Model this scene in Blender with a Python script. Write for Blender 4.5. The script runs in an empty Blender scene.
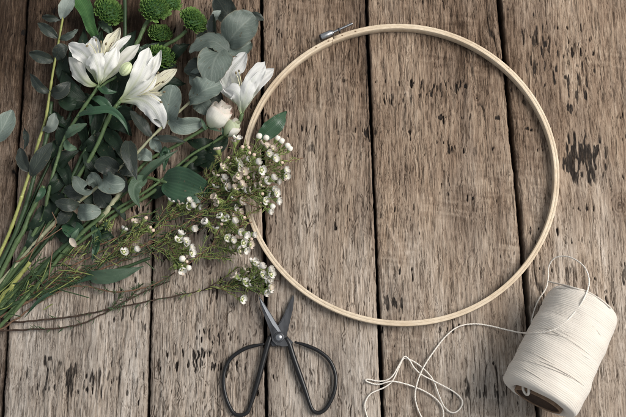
import bpy, math, random
import numpy as np
from mathutils import Vector, Matrix, noise as mnoise

random.seed(11)
scene = bpy.context.scene
COL = scene.collection

# ------------------------------------------------------------------ camera / units
D = 0.70                      # metres from lens to table centre
FPX = 870.0                   # focal length in picture units (626 wide)
TH = math.radians(13.0)       # tilt from straight down
U = D / FPX                   # one picture unit at the table = 0.8 mm
CAM = Vector((0, -D*math.sin(TH), D*math.cos(TH)))
CT, ST = math.cos(TH), math.sin(TH)

def G(x, y, z=0.0):
    """point of the place, z units above the boards"""
    dx, dy, dz = (x-313.0)/FPX, -(y-208.5)/FPX, -1.0
    wy, wz = dy*CT - dz*ST, dy*ST + dz*CT
    t = (z*U - CAM.z)/wz
    return Vector((CAM.x + dx*t, CAM.y + wy*t, z*U))

def GP(pts):
    return [G(*p) for p in pts]

# ------------------------------------------------------------------ object helpers
ORIGIN = {}
def tag(o, label=None, cat=None, group=None, kind=None):
    if label: o['label'] = label
    if cat: o['category'] = cat
    if group: o['group'] = group
    if kind: o['kind'] = kind
    return o

def thing(name, loc, label=None, cat=None, group=None, kind=None):
    o = bpy.data.objects.new(name, None)
    o.empty_display_size = 0.01
    COL.objects.link(o)
    o.location = loc
    ORIGIN[o.name] = Vector(loc)
    return tag(o, label, cat, group, kind)

class MB:
    def __init__(s):
        s.v, s.f, s.uv = [], [], []
    def grid(s, rows, uvs=None, close_u=False, close_v=False):
        b = len(s.v); n = len(rows); m = len(rows[0])
        for i, r in enumerate(rows):
            for j, p in enumerate(r):
                s.v.append(p)
                s.uv.append(uvs[i][j] if uvs else (j/max(1, m-1), i/max(1, n-1)))
        for i in range(n-1 if not close_v else n):
            for j in range(m-1 if not close_u else m):
                a, c = b+i*m+j, b+i*m+(j+1) % m
                d, e = b+((i+1) % n)*m+(j+1) % m, b+((i+1) % n)*m+j
                s.f.append((a, c, d, e))
        return s
    def fan(s, ring_idx, p, flip=False):
        k = len(s.v); s.v.append(p); s.uv.append((.5, .5))
        m = len(ring_idx)
        for j in range(m):
            t = (ring_idx[j], ring_idx[(j+1) % m], k)
            s.f.append(t[::-1] if flip else t)
    def tube(s, pts, r, seg=8, cap=True, flat=1.0, up=None):
        """pts: world points; r: radius or list"""
        n = len(pts)
        rr = r if isinstance(r, (list, tuple)) else [r]*n
        prev = None; rows = []
        for i in range(n):
            t = (pts[min(i+1, n-1)] - pts[max(i-1, 0)])
            if t.length < 1e-12: t = Vector((0, 0, 1))
            t.normalize()
            if up is not None:
                a = up - t*up.dot(t)
            elif prev is None:
                a = Vector((0, 0, 1)) - t*t.z
                if a.length < 1e-3: a = Vector((1, 0, 0)) - t*t.x
            else:
                a = prev - t*prev.dot(t)
            a.normalize(); prev = a
            b = t.cross(a)
            rows.append([pts[i] + (a*math.sin(2*math.pi*k/seg)*flat + b*math.cos(2*math.pi*k/seg))*rr[i] for k in range(seg)])
        base = len(s.v)
        s.grid(rows, close_u=True)
        if cap:
            s.fan([base+k for k in range(seg)], pts[0], True)
            s.fan([base+(n-1)*seg+k for k in range(seg)], pts[-1])
        return s
    def ball(s, c, r, nu=10, nv=8, axis=None, stretch=1.0, fn=None):
        ax = (axis or Vector((0, 0, 1))).normalized()
        q = Vector((0, 0, 1)).rotation_difference(ax)
        rows = []
        for i in range(nv+1):
            th = math.pi*i/nv
            row = []
            for j in range(nu):
                ph = 2*math.pi*j/nu
                p = Vector((math.sin(th)*math.cos(ph), math.sin(th)*math.sin(ph), math.cos(th)*stretch))
                k = fn(p) if fn else 1.0
                row.append(c + q @ (p*(r*k)))
            rows.append(row)
        return s.grid(rows, close_u=True)
    def lathe(s, prof, o, ax, seg=16):
        """prof: list of (along, radius)"""
        ax = ax.normalized(); q = Vector((0, 0, 1)).rotation_difference(ax)
        rows = [[o + q @ Vector((r*math.cos(2*math.pi*j/seg), r*math.sin(2*math.pi*j/seg), a)) for j in range(seg)] for a, r in prof]
        return s.grid(rows, close_u=True)
    def mesh(s, name, origin=Vector((0, 0, 0)), mats=()):
        me = bpy.data.meshes.new(name)
        me.from_pydata([tuple(Vector(p)-origin) for p in s.v], [], s.f)
        me.polygons.foreach_set('use_smooth', [True]*len(me.polygons))
        ul = me.uv_layers.new(name='UVMap')
        li = np.empty(len(me.loops), dtype=np.int32); me.loops.foreach_get('vertex_index', li)
        ul.data.foreach_set('uv', np.array(s.uv, dtype=np.float32)[li].ravel())
        for m in mats: me.materials.append(m)
        me.update()
        return me
    def build(s, name, mat, parent=None, label=None):
        o0 = ORIGIN[parent.name] if parent is not None else Vector((0, 0, 0))
        o = bpy.data.objects.new(name, s.mesh(name, o0, [mat]))
        COL.objects.link(o)
        if parent is not None:
            o.parent = parent
        ORIGIN[o.name] = o0
        if label: o['label'] = label
        return o

def cat(pts, n=8):
    """Catmull-Rom through world points"""
    if len(pts) < 3:
        return [pts[0].lerp(pts[1], i/n) for i in range(n+1)]
    P = [pts[0]*2-pts[1]] + list(pts) + [pts[-1]*2-pts[-2]]
    out = []
    for i in range(1, len(P)-2):
        a, b, c, d = P[i-1], P[i], P[i+1], P[i+2]
        for k in range(n):
            t = k/n
            out.append(0.5*((2*b) + (c-a)*t + (2*a-5*b+4*c-d)*t*t + (3*b-a-3*c+d)*t**3))
    out.append(pts[-1].copy())
    return out

def resample(pts, n):
    L = [0]
    for i in range(1, len(pts)): L.append(L[-1]+(pts[i]-pts[i-1]).length)
    out = []; k = 0
    for i in range(n):
        d = L[-1]*i/(n-1)
        while k < len(L)-2 and L[k+1] < d: k += 1
        s = L[k+1]-L[k]
        out.append(pts[k].lerp(pts[k+1], 0 if s == 0 else min(1, (d-L[k])/s)))
    return out

# ------------------------------------------------------------------ materials
def mat_new(name):
    m = bpy.data.materials.new(name); m.use_nodes = True
    nt = m.node_tree; nt.nodes.clear()
    return m, nt
def N(nt, typ, **kw):
    n = nt.nodes.new(typ)
    for k, v in kw.items():
        if k in n.inputs.keys(): n.inputs[k].default_value = v
        else: setattr(n, k, v)
    return n
def L(nt, a, b): nt.links.new(a, b)
def rgba(c): return (c[0], c[1], c[2], 1.0)
def ramp(nt, stops):
    r = N(nt, 'ShaderNodeValToRGB'); e = r.color_ramp.elements
    e[0].position, e[0].color = stops[0][0], rgba(stops[0][1])
    e[1].position, e[1].color = stops[-1][0], rgba(stops[-1][1])
    for p, c in stops[1:-1]:
        x = e.new(p); x.color = rgba(c)
    return r
def mixc(nt, fac, a, b, blend='MIX'):
    m = N(nt, 'ShaderNodeMix', data_type='RGBA', blend_type=blend)
    for s, v in ((m.inputs[0], fac), (m.inputs[6], a), (m.inputs[7], b)):
        if hasattr(v, 'links') or hasattr(v, 'is_linked'): L(nt, v, s)
        else: s.default_value = v if not isinstance(v, tuple) else rgba(v)
    return m.outputs[2]
def math_(nt, op, a, b=0.0, clamp=False):
    m = N(nt, 'ShaderNodeMath', operation=op); m.use_clamp = clamp
    for i, v in enumerate((a, b)):
        if hasattr(v, 'is_linked'): L(nt, v, m.inputs[i])
        else: m.inputs[i].default_value = v
    return m.outputs[0]
def noise_tex(nt, vec, scale, detail=3, rough=.55, dist=0.0):
    n = N(nt, 'ShaderNodeTexNoise', Scale=scale, Detail=detail, Roughness=rough, Distortion=dist)
    if vec is not None: L(nt, vec, n.inputs['Vector'])
    return n.outputs['Fac']
def mapping(nt, vec, scale, rot=(0, 0, 0)):
    m = N(nt, 'ShaderNodeMapping'); m.inputs['Scale'].default_value = scale; m.inputs['Rotation'].default_value = rot
    L(nt, vec, m.inputs['Vector']); return m.outputs[0]
def finish(nt, color, rough=.5, bump=None, bstr=.3, bdist=.0003, trans=0.0, tcol=None, metal=0.0, spec=.5, sheen=0.0, sss=0.0):
    out = N(nt, 'ShaderNodeOutputMaterial'); p = N(nt, 'ShaderNodeBsdfPrincipled')
    if hasattr(color, 'is_linked'): L(nt, color, p.inputs['Base Color'])
    else: p.inputs['Base Color'].default_value = rgba(color)
    if hasattr(rough, 'is_linked'): L(nt, rough, p.inputs['Roughness'])
    else: p.inputs['Roughness'].default_value = rough
    p.inputs['Metallic'].default_value = metal
    p.inputs['Specular IOR Level'].default_value = spec
    p.inputs['Sheen Weight'].default_value = sheen
    if sss:
        p.inputs['Subsurface Weight'].default_value = sss
        p.inputs['Subsurface Radius'].default_value = (.004, .003, .002)
        p.inputs['Subsurface Scale'].default_value = .4
    nrm = None
    if bump is not None:
        b = N(nt, 'ShaderNodeBump', Strength=bstr, Distance=bdist)
        L(nt, bump, b.inputs['Height']); L(nt, b.outputs[0], p.inputs['Normal']); nrm = b.outputs[0]
    sh = p.outputs[0]
    if trans > 0:
        t = N(nt, 'ShaderNodeBsdfTranslucent')
        if tcol is not None: t.inputs[0].default_value = rgba(tcol)
        elif hasattr(color, 'is_linked'): L(nt, color, t.inputs[0])
        else: t.inputs[0].default_value = rgba(color)
        if nrm is not None: L(nt, nrm, t.inputs['Normal'])
        mx = N(nt, 'ShaderNodeMixShader', Fac=trans)
        L(nt, sh, mx.inputs[1]); L(nt, t.outputs[0], mx.inputs[2]); sh = mx.outputs[0]
    L(nt, sh, out.inputs[0])

def leaf_mat(name, c1, c2, vein, rough=.5, trans=.12, veins='pinnate', vstr=.5, edge=None, spec=.4, under=None):
    m, nt = mat_new(name)
    tc = N(nt, 'ShaderNodeTexCoord'); uv = tc.outputs['UV']; ob = tc.outputs['Object']
    oi = N(nt, 'ShaderNodeObjectInfo')
    col = mixc(nt, noise_tex(nt, ob, 140, 4, .6), c1, c2)
    sx = N(nt, 'ShaderNodeSeparateXYZ'); L(nt, uv, sx.inputs[0])
    du = math_(nt, 'ABSOLUTE', math_(nt, 'SUBTRACT', sx.outputs[0], .5))
    mid = math_(nt, 'SUBTRACT', 1.0, math_(nt, 'MULTIPLY', du, 22), True)
    if veins == 'pinnate':
        a = math_(nt, 'SUBTRACT', math_(nt, 'MULTIPLY', sx.outputs[1], 46), math_(nt, 'MULTIPLY', du, 48))
        nn = noise_tex(nt, uv, 6, 2)
        a = math_(nt, 'ADD', a, math_(nt, 'MULTIPLY', nn, 5))
        s = math_(nt, 'SINE', a)
        vv = math_(nt, 'MULTIPLY', math_(nt, 'POWER', math_(nt, 'MULTIPLY', math_(nt, 'ADD', s, 1.0), .5), 9.0), .55)
    else:
        s = math_(nt, 'SINE', math_(nt, 'MULTIPLY', sx.outputs[0], 66))
        vv = math_(nt, 'MULTIPLY', math_(nt, 'POWER', math_(nt, 'MULTIPLY', math_(nt, 'ADD', s, 1.0), .5), 2.0), .6)
    allv = math_(nt, 'MAXIMUM', mid, vv)
    col = mixc(nt, math_(nt, 'MULTIPLY', allv, vstr), col, vein)
    if edge is not None:
        e = math_(nt, 'MULTIPLY', math_(nt, 'SUBTRACT', du, .46), 25.0, True)
        col = mixc(nt, math_(nt, 'MULTIPLY', e, .7), col, edge)
    # blotches and per-leaf variation
    bl = noise_tex(nt, ob, 55, 5, .65)
    col = mixc(nt, math_(nt, 'MULTIPLY', math_(nt, 'SUBTRACT', bl, .52), 2.2, True), col, tuple(x*.55 for x in c1))
    sp_ = noise_tex(nt, ob, 420, 2, .5)
    col = mixc(nt, math_(nt, 'MULTIPLY', math_(nt, 'SUBTRACT', sp_, .66), 9.0, True), col, (.10, .085, .05))
    hs = N(nt, 'ShaderNodeHueSaturation')
    L(nt, math_(nt, 'ADD', .75, math_(nt, 'MULTIPLY', oi.outputs['Random'], .5)), hs.inputs['Value'])
    L(nt, col, hs.inputs['Color']); col = hs.outputs[0]
    if under is not None:
        g = N(nt, 'ShaderNodeNewGeometry')
        col = mixc(nt, g.outputs['Backfacing'], col, under)
    bh = math_(nt, 'SUBTRACT', noise_tex(nt, ob, 900, 2), math_(nt, 'MULTIPLY', allv, .8))
    finish(nt, col, rough, bh, .35, .0003, trans, None, spec=spec)
    return m

def petal_mat(name, base, tip, rib, ribw=10, stripe=None, trans=.32, rim=None):
    m, nt = mat_new(name)
    tc = N(nt, 'ShaderNodeTexCoord'); uv = tc.outputs['UV']; ob = tc.outputs['Object']
    sx = N(nt, 'ShaderNodeSeparateXYZ'); L(nt, uv, sx.inputs[0])
    r = ramp(nt, [(0, base), (.28, tuple(.35*a+.65*b for a, b in zip(base, tip))), (.55, tip), (1, tip)]); L(nt, sx.outputs[1], r.inputs[0])
    col = r.outputs[0]
    du = math_(nt, 'ABSOLUTE', math_(nt, 'SUBTRACT', sx.outputs[0], .5))
    mid = math_(nt, 'SUBTRACT', 1.0, math_(nt, 'MULTIPLY', du, ribw), True)
    fade = math_(nt, 'SUBTRACT', 1.05, sx.outputs[1], True)
    col = mixc(nt, math_(nt, 'MULTIPLY', math_(nt, 'MULTIPLY', mid, fade), .75), col, rib)
    fine = noise_tex(nt, mapping(nt, uv, (38, 2.2, 1)), 1.0, 3, .6)
    col = mixc(nt, math_(nt, 'MULTIPLY', fine, .15), col, tuple(x*.62 for x in tip))
    if stripe is not None:
        v = noise_tex(nt, mapping(nt, uv, (15, 5.5, 1)), 1.0, 1, .4)
        k = math_(nt, 'MULTIPLY', math_(nt, 'SUBTRACT', v, .60), 16, True)
        lim = math_(nt, 'MULTIPLY', math_(nt, 'SUBTRACT', .36, du), 8, True)
        col = mixc(nt, math_(nt, 'MULTIPLY', k, lim), col, stripe)
    if rim is not None:
        e = math_(nt, 'MAXIMUM', math_(nt, 'MULTIPLY', math_(nt, 'SUBTRACT', sx.outputs[1], .86), 7.0, True), math_(nt, 'MULTIPLY', math_(nt, 'SUBTRACT', du, .44), 12.0, True))
        rn = noise_tex(nt, ob, 130, 2)
        col = mixc(nt, math_(nt, 'MULTIPLY', math_(nt, 'MULTIPLY', e, rn), 1.3, True), col, rim)
    finish(nt, col, .65, fine, .7, .0005, trans, None, spec=.2)
    return m

def plain_mat(name, c1, c2, scale=300, rough=.55, bump=.25, bd=.0002, trans=0.0, stretch=(1, 1, 1), metal=0.0, spec=.4, sss=0.0, detail=4):
    m, nt = mat_new(name)
    tc = N(nt, 'ShaderNodeTexCoord'); v = mapping(nt, tc.outputs['Object'], stretch)
    n = noise_tex(nt, v, scale, detail, .6)
    r = ramp(nt, [(.3, c1), (.7, c2)]); L(nt, n, r.inputs[0])
    finish(nt, r.outputs[0], rough, n, bump, bd, trans, None, metal=metal, spec=spec, sss=sss)
    return m

def stem_mat(name, c1, c2, node=None):
    """long streaks down the stem, scars across it"""
    m, nt = mat_new(name)
    tc = N(nt, 'ShaderNodeTexCoord'); uv = tc.outputs['UV']
    s = noise_tex(nt, mapping(nt, uv, (9, 3, 1)), 1.0, 4, .6)
    fl = noise_tex(nt, tc.outputs['Object'], 420, 3)
    b = noise_tex(nt, tc.outputs['Object'], 70, 3)
    col = mixc(nt, s, c1, c2)
    col = mixc(nt, math_(nt, 'MULTIPLY', math_(nt, 'SUBTRACT', b, .5), 2.0, True), col, node or tuple(x*.5 for x in c1))
    col = mixc(nt, math_(nt, 'MULTIPLY', math_(nt, 'SUBTRACT', fl, .60), 6.0, True), col, tuple(min(1, x*1.7+.02) for x in c2))
    finish(nt, col, .5, s, .3, .0003, 0, spec=.35)
    return m

M = {}
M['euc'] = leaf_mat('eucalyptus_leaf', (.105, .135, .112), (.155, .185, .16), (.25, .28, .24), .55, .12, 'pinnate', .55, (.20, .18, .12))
M['euc_dark'] = leaf_mat('eucalyptus_dark_leaf', (.018, .025, .020), (.036, .045, .036), (.075, .085, .06), .5, .08, 'pinnate', .45, (.12, .11, .07))  # dark leaves, colour lowered further to stand for dimmer light
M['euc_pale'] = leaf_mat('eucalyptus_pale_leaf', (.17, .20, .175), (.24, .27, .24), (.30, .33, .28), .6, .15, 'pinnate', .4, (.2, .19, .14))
M['green_leaf'] = leaf_mat('alstroemeria_leaf', (.018, .050, .024), (.035, .085, .042), (.075, .14, .075), .38, .12, 'parallel', .35, spec=.5)
M['mid_leaf'] = leaf_mat('alstroemeria_soft_leaf', (.05, .09, .055), (.085, .135, .08), (.13, .19, .12), .5, .18, 'parallel', .45)
M['bright_leaf'] = leaf_mat('chrysanthemum_blade', (.04, .12, .03), (.07, .17, .05), (.13, .23, .08), .5, .2, 'parallel', .5)
M['stem_green'] = stem_mat('green_stem', (.040, .075, .028), (.105, .15, .06))
M['stem_deep'] = stem_mat('deep_green_stem', (.016, .038, .016), (.045, .075, .03))
M['stem_shade'] = stem_mat('shaded_stem', (.008, .022, .008), (.025, .045, .016))  # stem green darkened, painting in the shade low in the bunch
M['deep_leaf'] = leaf_mat('alstroemeria_deep_leaf', (.006, .014, .007), (.012, .026, .013), (.022, .04, .022), .5, .05, 'parallel', .3, spec=.25)  # leaf green taken near black to paint the bunch's inner shade
M['stem_pale'] = stem_mat('pale_eucalyptus_stem', (.26, .27, .16), (.38, .36, .24), (.20, .20, .10))
M['stem_lime'] = stem_mat('yellow_green_stem', (.20, .22, .05), (.34, .34, .12), (.10, .13, .03))
M['twig'] = stem_mat('reddish_twig', (.10, .055, .032), (.20, .115, .07), (.06, .03, .02))
M['twig_dark'] = stem_mat('dark_twig', (.028, .018, .012), (.07, .04, .025), (.015, .01, .008))
M['needle'] = plain_mat('waxflower_needle', (.10, .135, .035), (.29, .32, .10), 90, .45, .1, trans=.12)
M['needle_dark'] = plain_mat('waxflower_dark_needle', (.018, .042, .016), (.055, .09, .03), 90, .45, .1, trans=.08)
M['calyx'] = plain_mat('waxflower_calyx', (.13, .19, .05), (.25, .29, .10), 200, .45, .1, trans=.12)
M['wax'] = plain_mat('waxflower_petal', (.66, .62, .56), (.80, .77, .72), 260, .45, .2, trans=.22)
M['waxbud'] = plain_mat('waxflower_bud', (.62, .58, .49), (.78, .75, .68), 260, .4, .15, sss=.3)
M['pinkbud'] = plain_mat('waxflower_pink_bud', (.52, .36, .28), (.68, .58, .46), 220, .45, .15, sss=.2)
M['blush'] = plain_mat('waxflower_blush_petal', (.50, .41, .33), (.66, .57, .48), 220, .5, .2, trans=.22)
M['petal'] = petal_mat('alstroemeria_petal', (.42, .50, .22), (.90, .885, .84), (.50, .55, .30), 9)
M['petal_back'] = petal_mat('alstroemeria_outer_petal', (.34, .42, .16), (.82, .80, .73), (.30, .36, .15), 5)
M['petal_stripe'] = petal_mat('alstroemeria_striped_petal', (.66, .62, .28), (.80, .76, .60), (.70, .64, .30), 4, (.10, .045, .03))
M['petal_grey'] = petal_mat('alstroemeria_grey_petal', (.36, .46, .20), (.76, .755, .73), (.52, .56, .42), 10)  # greyish white petals of the trumpet nearest the hoop
M['stamen'] = plain_mat('stamen', (.55, .50, .28), (.72, .68, .48), 300, .5)
M['anther'] = plain_mat('anther', (.10, .08, .05), (.24, .19, .10), 300, .6)
M['lis'] = petal_mat('lisianthus_petal', (.40, .48, .24), (.88, .85, .78), (.70, .70, .52), 3, rim=(.80, .68, .60))
M['lis_pink'] = petal_mat('lisianthus_pink_petal', (.56, .42, .30), (.72, .52, .46), (.70, .62, .5), 3)
M['lis_green'] = petal_mat('lisianthus_green_petal', (.28, .40, .14), (.66, .70, .50), (.42, .52, .24), 3)
M['mum'] = petal_mat('chrysanthemum_petal', (.02, .06, .012), (.20, .33, .09), (.10, .20, .04), 2, None, .2)
M['mum_dark'] = plain_mat('chrysanthemum_heart', (.012, .045, .008), (.03, .09, .015), 300, .7)
M['bud'] = leaf_mat('alstroemeria_bud', (.46, .52, .28), (.64, .66, .46), (.20, .28, .09), .5, .15, 'parallel', .75, spec=.25)

# ------------------------------------------------------------------ numpy noise for the boards
def _h(ix, iy, seed):
    n = (ix.astype(np.int64)*374761393 + iy.astype(np.int64)*668265263 + seed*1442695041) & 0xFFFFFFFF
    n = ((n ^ (n >> 13))*1274126177) & 0xFFFFFFFF
    n = ((n ^ (n >> 16))*2246822519) & 0xFFFFFFFF
    return ((n ^ (n >> 15)) & 0xFFFFFF)/float(0xFFFFFF)
def vn(x, y, seed=0):
    ix, iy = np.floor(x), np.floor(y); fx, fy = x-ix, y-iy
    fx = fx*fx*fx*(fx*(fx*6-15)+10); fy = fy*fy*fy*(fy*(fy*6-15)+10)
    a, b = _h(ix, iy, seed), _h(ix+1, iy, seed)
    c, d = _h(ix, iy+1, seed), _h(ix+1, iy+1, seed)
    return (a+(b-a)*fx)*(1-fy) + (c+(d-c)*fx)*fy
def fbm(x, y, seed=0, o=3, g=.5):
    s = 0; a = 1; t = 0
    for i in range(o):
        s = s + a*vn(x*2**i+i*17.3, y*2**i+i*9.1, seed+i*31); t += a; a *= g
    return s/t
def sstep(a, b, x):
    t = np.clip((x-a)/(b-a), 0, 1); return t*t*(3-2*t)

def wood_field(x, y, pid, tone, darktop):
    """x, y in table units (0.8 mm), y up. returns height (units), tone, pit, cavity"""
    sd = 100*pid
    wx = x + 4*(fbm(x/26, y/90, sd+1, 2)-.5) + 1.9*(fbm(x/5, y/9, sd+2, 2)-.5)
    fiber = fbm(wx/1.5, y/20, sd+3, 3, .6)
    fine = vn(wx/.9, y/9, sd+4)
    # torn, overlapping flakes of the rough sawn face
    q = fbm(wx/4.2, y/30, sd+5, 3, .5) + .09*(fine-.5)
    k = q*8; fl = np.floor(k); fr = k-fl
    terr = (fl + sstep(.6, 1.0, fr))/8
    lines = sstep(.55, .80, fr)*(1-sstep(.93, 1.0, fr))*sstep(.40, .62, vn(wx/7, y/16, sd+21)*.6+.4*fbm(x/50, y/60, sd+22, 2))
    zone = sstep(.38, .62, fbm(x/60, y/70, sd+6, 2))
    # torn fibre edges: short upright crevices on one flank of each flake
    def crev(wl, hl, lev, seed, lo):
        q1 = fbm(wx/wl, y/hl, seed, 3, .5); k1 = q1*lev; f1 = k1-np.floor(k1)
        gx = np.gradient(q1, axis=1)
        side = sstep(.0, .35*np.std(gx), gx*(1 if seed % 2 else -1))
        brk = sstep(lo, lo+.16, vn(wx/5, y/11, seed+1)*.55+.45*fbm(x/40, y/34, seed+2, 2))
        return sstep(.50, .78, f1)*(1-sstep(.90, 1.0, f1))*side*brk
    cw, chh, ca, cb, sw_ = {3: (4.2, 22, .8, .6, .5), 4: (2.6, 22, .75, .9, .6), 5: (6.5, 18, 1.45, .6, .5), 6: (5.4, 22, 1.35, .6, .7), 7: (3.4, 14, .95, .9, 1.2), 8: (4.8, 20, .75, .7, .9)}.get(pid, (4.6, 17, .8, .6, .8))
    cre = np.minimum(1.3, np.maximum(ca*crev(cw, chh, 6, sd+41, .46), cb*crev(2.4, 13, 5, sd+50, .48)))
    ch = vn(x/80, y/5.2, sd+7)*.5 + vn(wx/2.4, y/6.0, sd+8)*.5         # saw chatter
    # pits: short upright gouges that gather in patches and bands
    cl = fbm(x/46, y/16, sd+9, 3)
    p1 = vn(wx/2.5, y/12, sd+10)*.75 + vn(wx/1.3, y/5, sd+11)*.25
    pit = sstep(.985, 1.06, p1 + 1.0*(cl-.5) + .12*(fine-.5))
    p2 = vn(wx/2.0, y/8, sd+12)
    pit2 = sstep(.985, 1.03, p2 + .5*(cl-.5))
    # drying cracks
    c1 = np.abs(vn((x+3*(fbm(x/30, y/60, sd+13, 2)-.5))/17, y/260, sd+14)-.5)
    crack = (1-sstep(.004, .014, c1))*sstep(.66, .74, vn(x/20, y/90, sd+15))
    h = 1.9*terr*(.45+.9*zone) + .50*(fiber-.5) + .40*(fine-.5) + .25*(ch-.5) - .25*lines - .55*cre
    h = h + 2.0*(fbm(x/70, y/200, sd+16, 2)-.5)
    # a knot or two: swirl of rings
    h = h - 1.5*np.maximum(pit, .6*pit2) - 1.3*crack
    blot = fbm(x/55, y/90, sd+17, 3)
    t = tone + .34*(blot-.5) + .24*(fiber-.5) + .16*(fine-.5) + .26*(vn(wx/11, y/150, sd+18)-.5)
    t = t - darktop*sstep(-60, 170, y)  # upper boards darkened: vignette and bouquet shade painted in, over browner wood
    if pid == 7: t = t - .13*sstep(-8, 14, x-125+6*(fbm(x/20, y/60, 5, 2)-.5))*sstep(-140, -20, y) + .05
    saw = vn(x/38+1.5*vn(x/20, y/30, sd+30), y/2.6+.06*x, sd+31)*.6 + vn(x/9, y/1.7, sd+32)*.4
    szone = sstep(.42, .6, fbm(x/70, y/40, sd+33, 2))
    t = t - .06*lines - .12*cre + .24*sw_*szone*(saw-.5)
    h = h + .40*sw_*szone*(saw-.5)
    return h, t, np.clip(np.maximum(pit, .75*pit2)+.8*crack+.10*lines, 0, 1), cre

def wood_material():
    m, nt = mat_new('weathered_plank')
    at = N(nt, 'ShaderNodeAttribute', attribute_name='wood')
    sp = N(nt, 'ShaderNodeSeparateColor'); L(nt, at.outputs['Color'], sp.inputs[0])
    tc = N(nt, 'ShaderNodeTexCoord'); ob = tc.outputs['Object']
    f1 = noise_tex(nt, mapping(nt, ob, (950, 75, 600)), 1.0, 5, .68)
    f2 = noise_tex(nt, mapping(nt, ob, (420, 45, 300)), 1.0, 5, .6, .6)
    sp2 = noise_tex(nt, ob, 1600, 2, .6)
    t = math_(nt, 'ADD', sp.outputs[0], math_(nt, 'MULTIPLY', math_(nt, 'SUBTRACT', f1, .5), .72))
    t = math_(nt, 'ADD', t, math_(nt, 'MULTIPLY', math_(nt, 'SUBTRACT', f2, .5), .45))
    t = math_(nt, 'ADD', t, math_(nt, 'MULTIPLY', math_(nt, 'SUBTRACT', sp2, .5), .30))
    r = ramp(nt, [(0.0, (.032, .021, .014)), (.22, (.092, .0645, .0445)), (.45, (.195, .1445, .105)), (.65, (.284, .2205, .163)), (.85, (.395, .3195, .248)), (1, (.485, .408, .332))])
    L(nt, t, r.inputs[0]); col = r.outputs[0]
    # warm and cool patches
    w = noise_tex(nt, mapping(nt, ob, (60, 14, 1)), 1.0, 4, .6)
    col = mixc(nt, math_(nt, 'MULTIPLY', math_(nt, 'SUBTRACT', w, .55), 2.5, True), col, (.30, .185, .105), 'MIX') if False else col
    wf = math_(nt, 'ADD', at.outputs['Alpha'], math_(nt, 'MULTIPLY', math_(nt, 'SUBTRACT', w, .5), 1.3), True)
    hs = N(nt, 'ShaderNodeHueSaturation'); L(nt, col, hs.inputs['Color'])
    L(nt, math_(nt, 'ADD', .68, math_(nt, 'MULTIPLY', wf, .42)), hs.inputs['Saturation'])
    L(nt, math_(nt, 'SUBTRACT', .499, math_(nt, 'MULTIPLY', wf, .004)), hs.inputs['Hue'])
    col = hs.outputs[0]
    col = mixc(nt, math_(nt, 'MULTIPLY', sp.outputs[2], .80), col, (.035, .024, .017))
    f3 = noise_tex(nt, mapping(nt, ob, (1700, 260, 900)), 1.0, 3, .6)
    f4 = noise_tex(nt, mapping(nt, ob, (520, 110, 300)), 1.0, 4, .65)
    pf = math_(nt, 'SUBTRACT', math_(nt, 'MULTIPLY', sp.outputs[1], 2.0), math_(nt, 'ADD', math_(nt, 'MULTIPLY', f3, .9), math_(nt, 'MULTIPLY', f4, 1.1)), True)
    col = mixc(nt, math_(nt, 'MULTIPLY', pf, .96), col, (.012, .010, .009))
    # hairline checks along the grain
    ck = noise_tex(nt, mapping(nt, ob, (820, 52, 500)), 1.0, 3, .55, .5)
    ckf = math_(nt, 'MULTIPLY', math_(nt, 'SUBTRACT', ck, .565), 11.0, True)
    zone = noise_tex(nt, mapping(nt, ob, (45, 30, 1)), 1.0, 2)
    ckf = math_(nt, 'MULTIPLY', ckf, math_(nt, 'MULTIPLY', math_(nt, 'SUBTRACT', zone, .36), 5.0, True))
    col = mixc(nt, math_(nt, 'MULTIPLY', ckf, .8), col, (.050, .033, .022))
    bh = math_(nt, 'SUBTRACT', math_(nt, 'ADD', f1, math_(nt, 'MULTIPLY', f2, 1.0)), math_(nt, 'MULTIPLY', ckf, 1.0))
    finish(nt, col, .88, bh, .75, .0006, spec=.12)
    return m
M['wood'] = wood_material()
M['gap'] = plain_mat('dark_gap', (.006, .005, .004), (.014, .011, .009), 60, .9)

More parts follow.
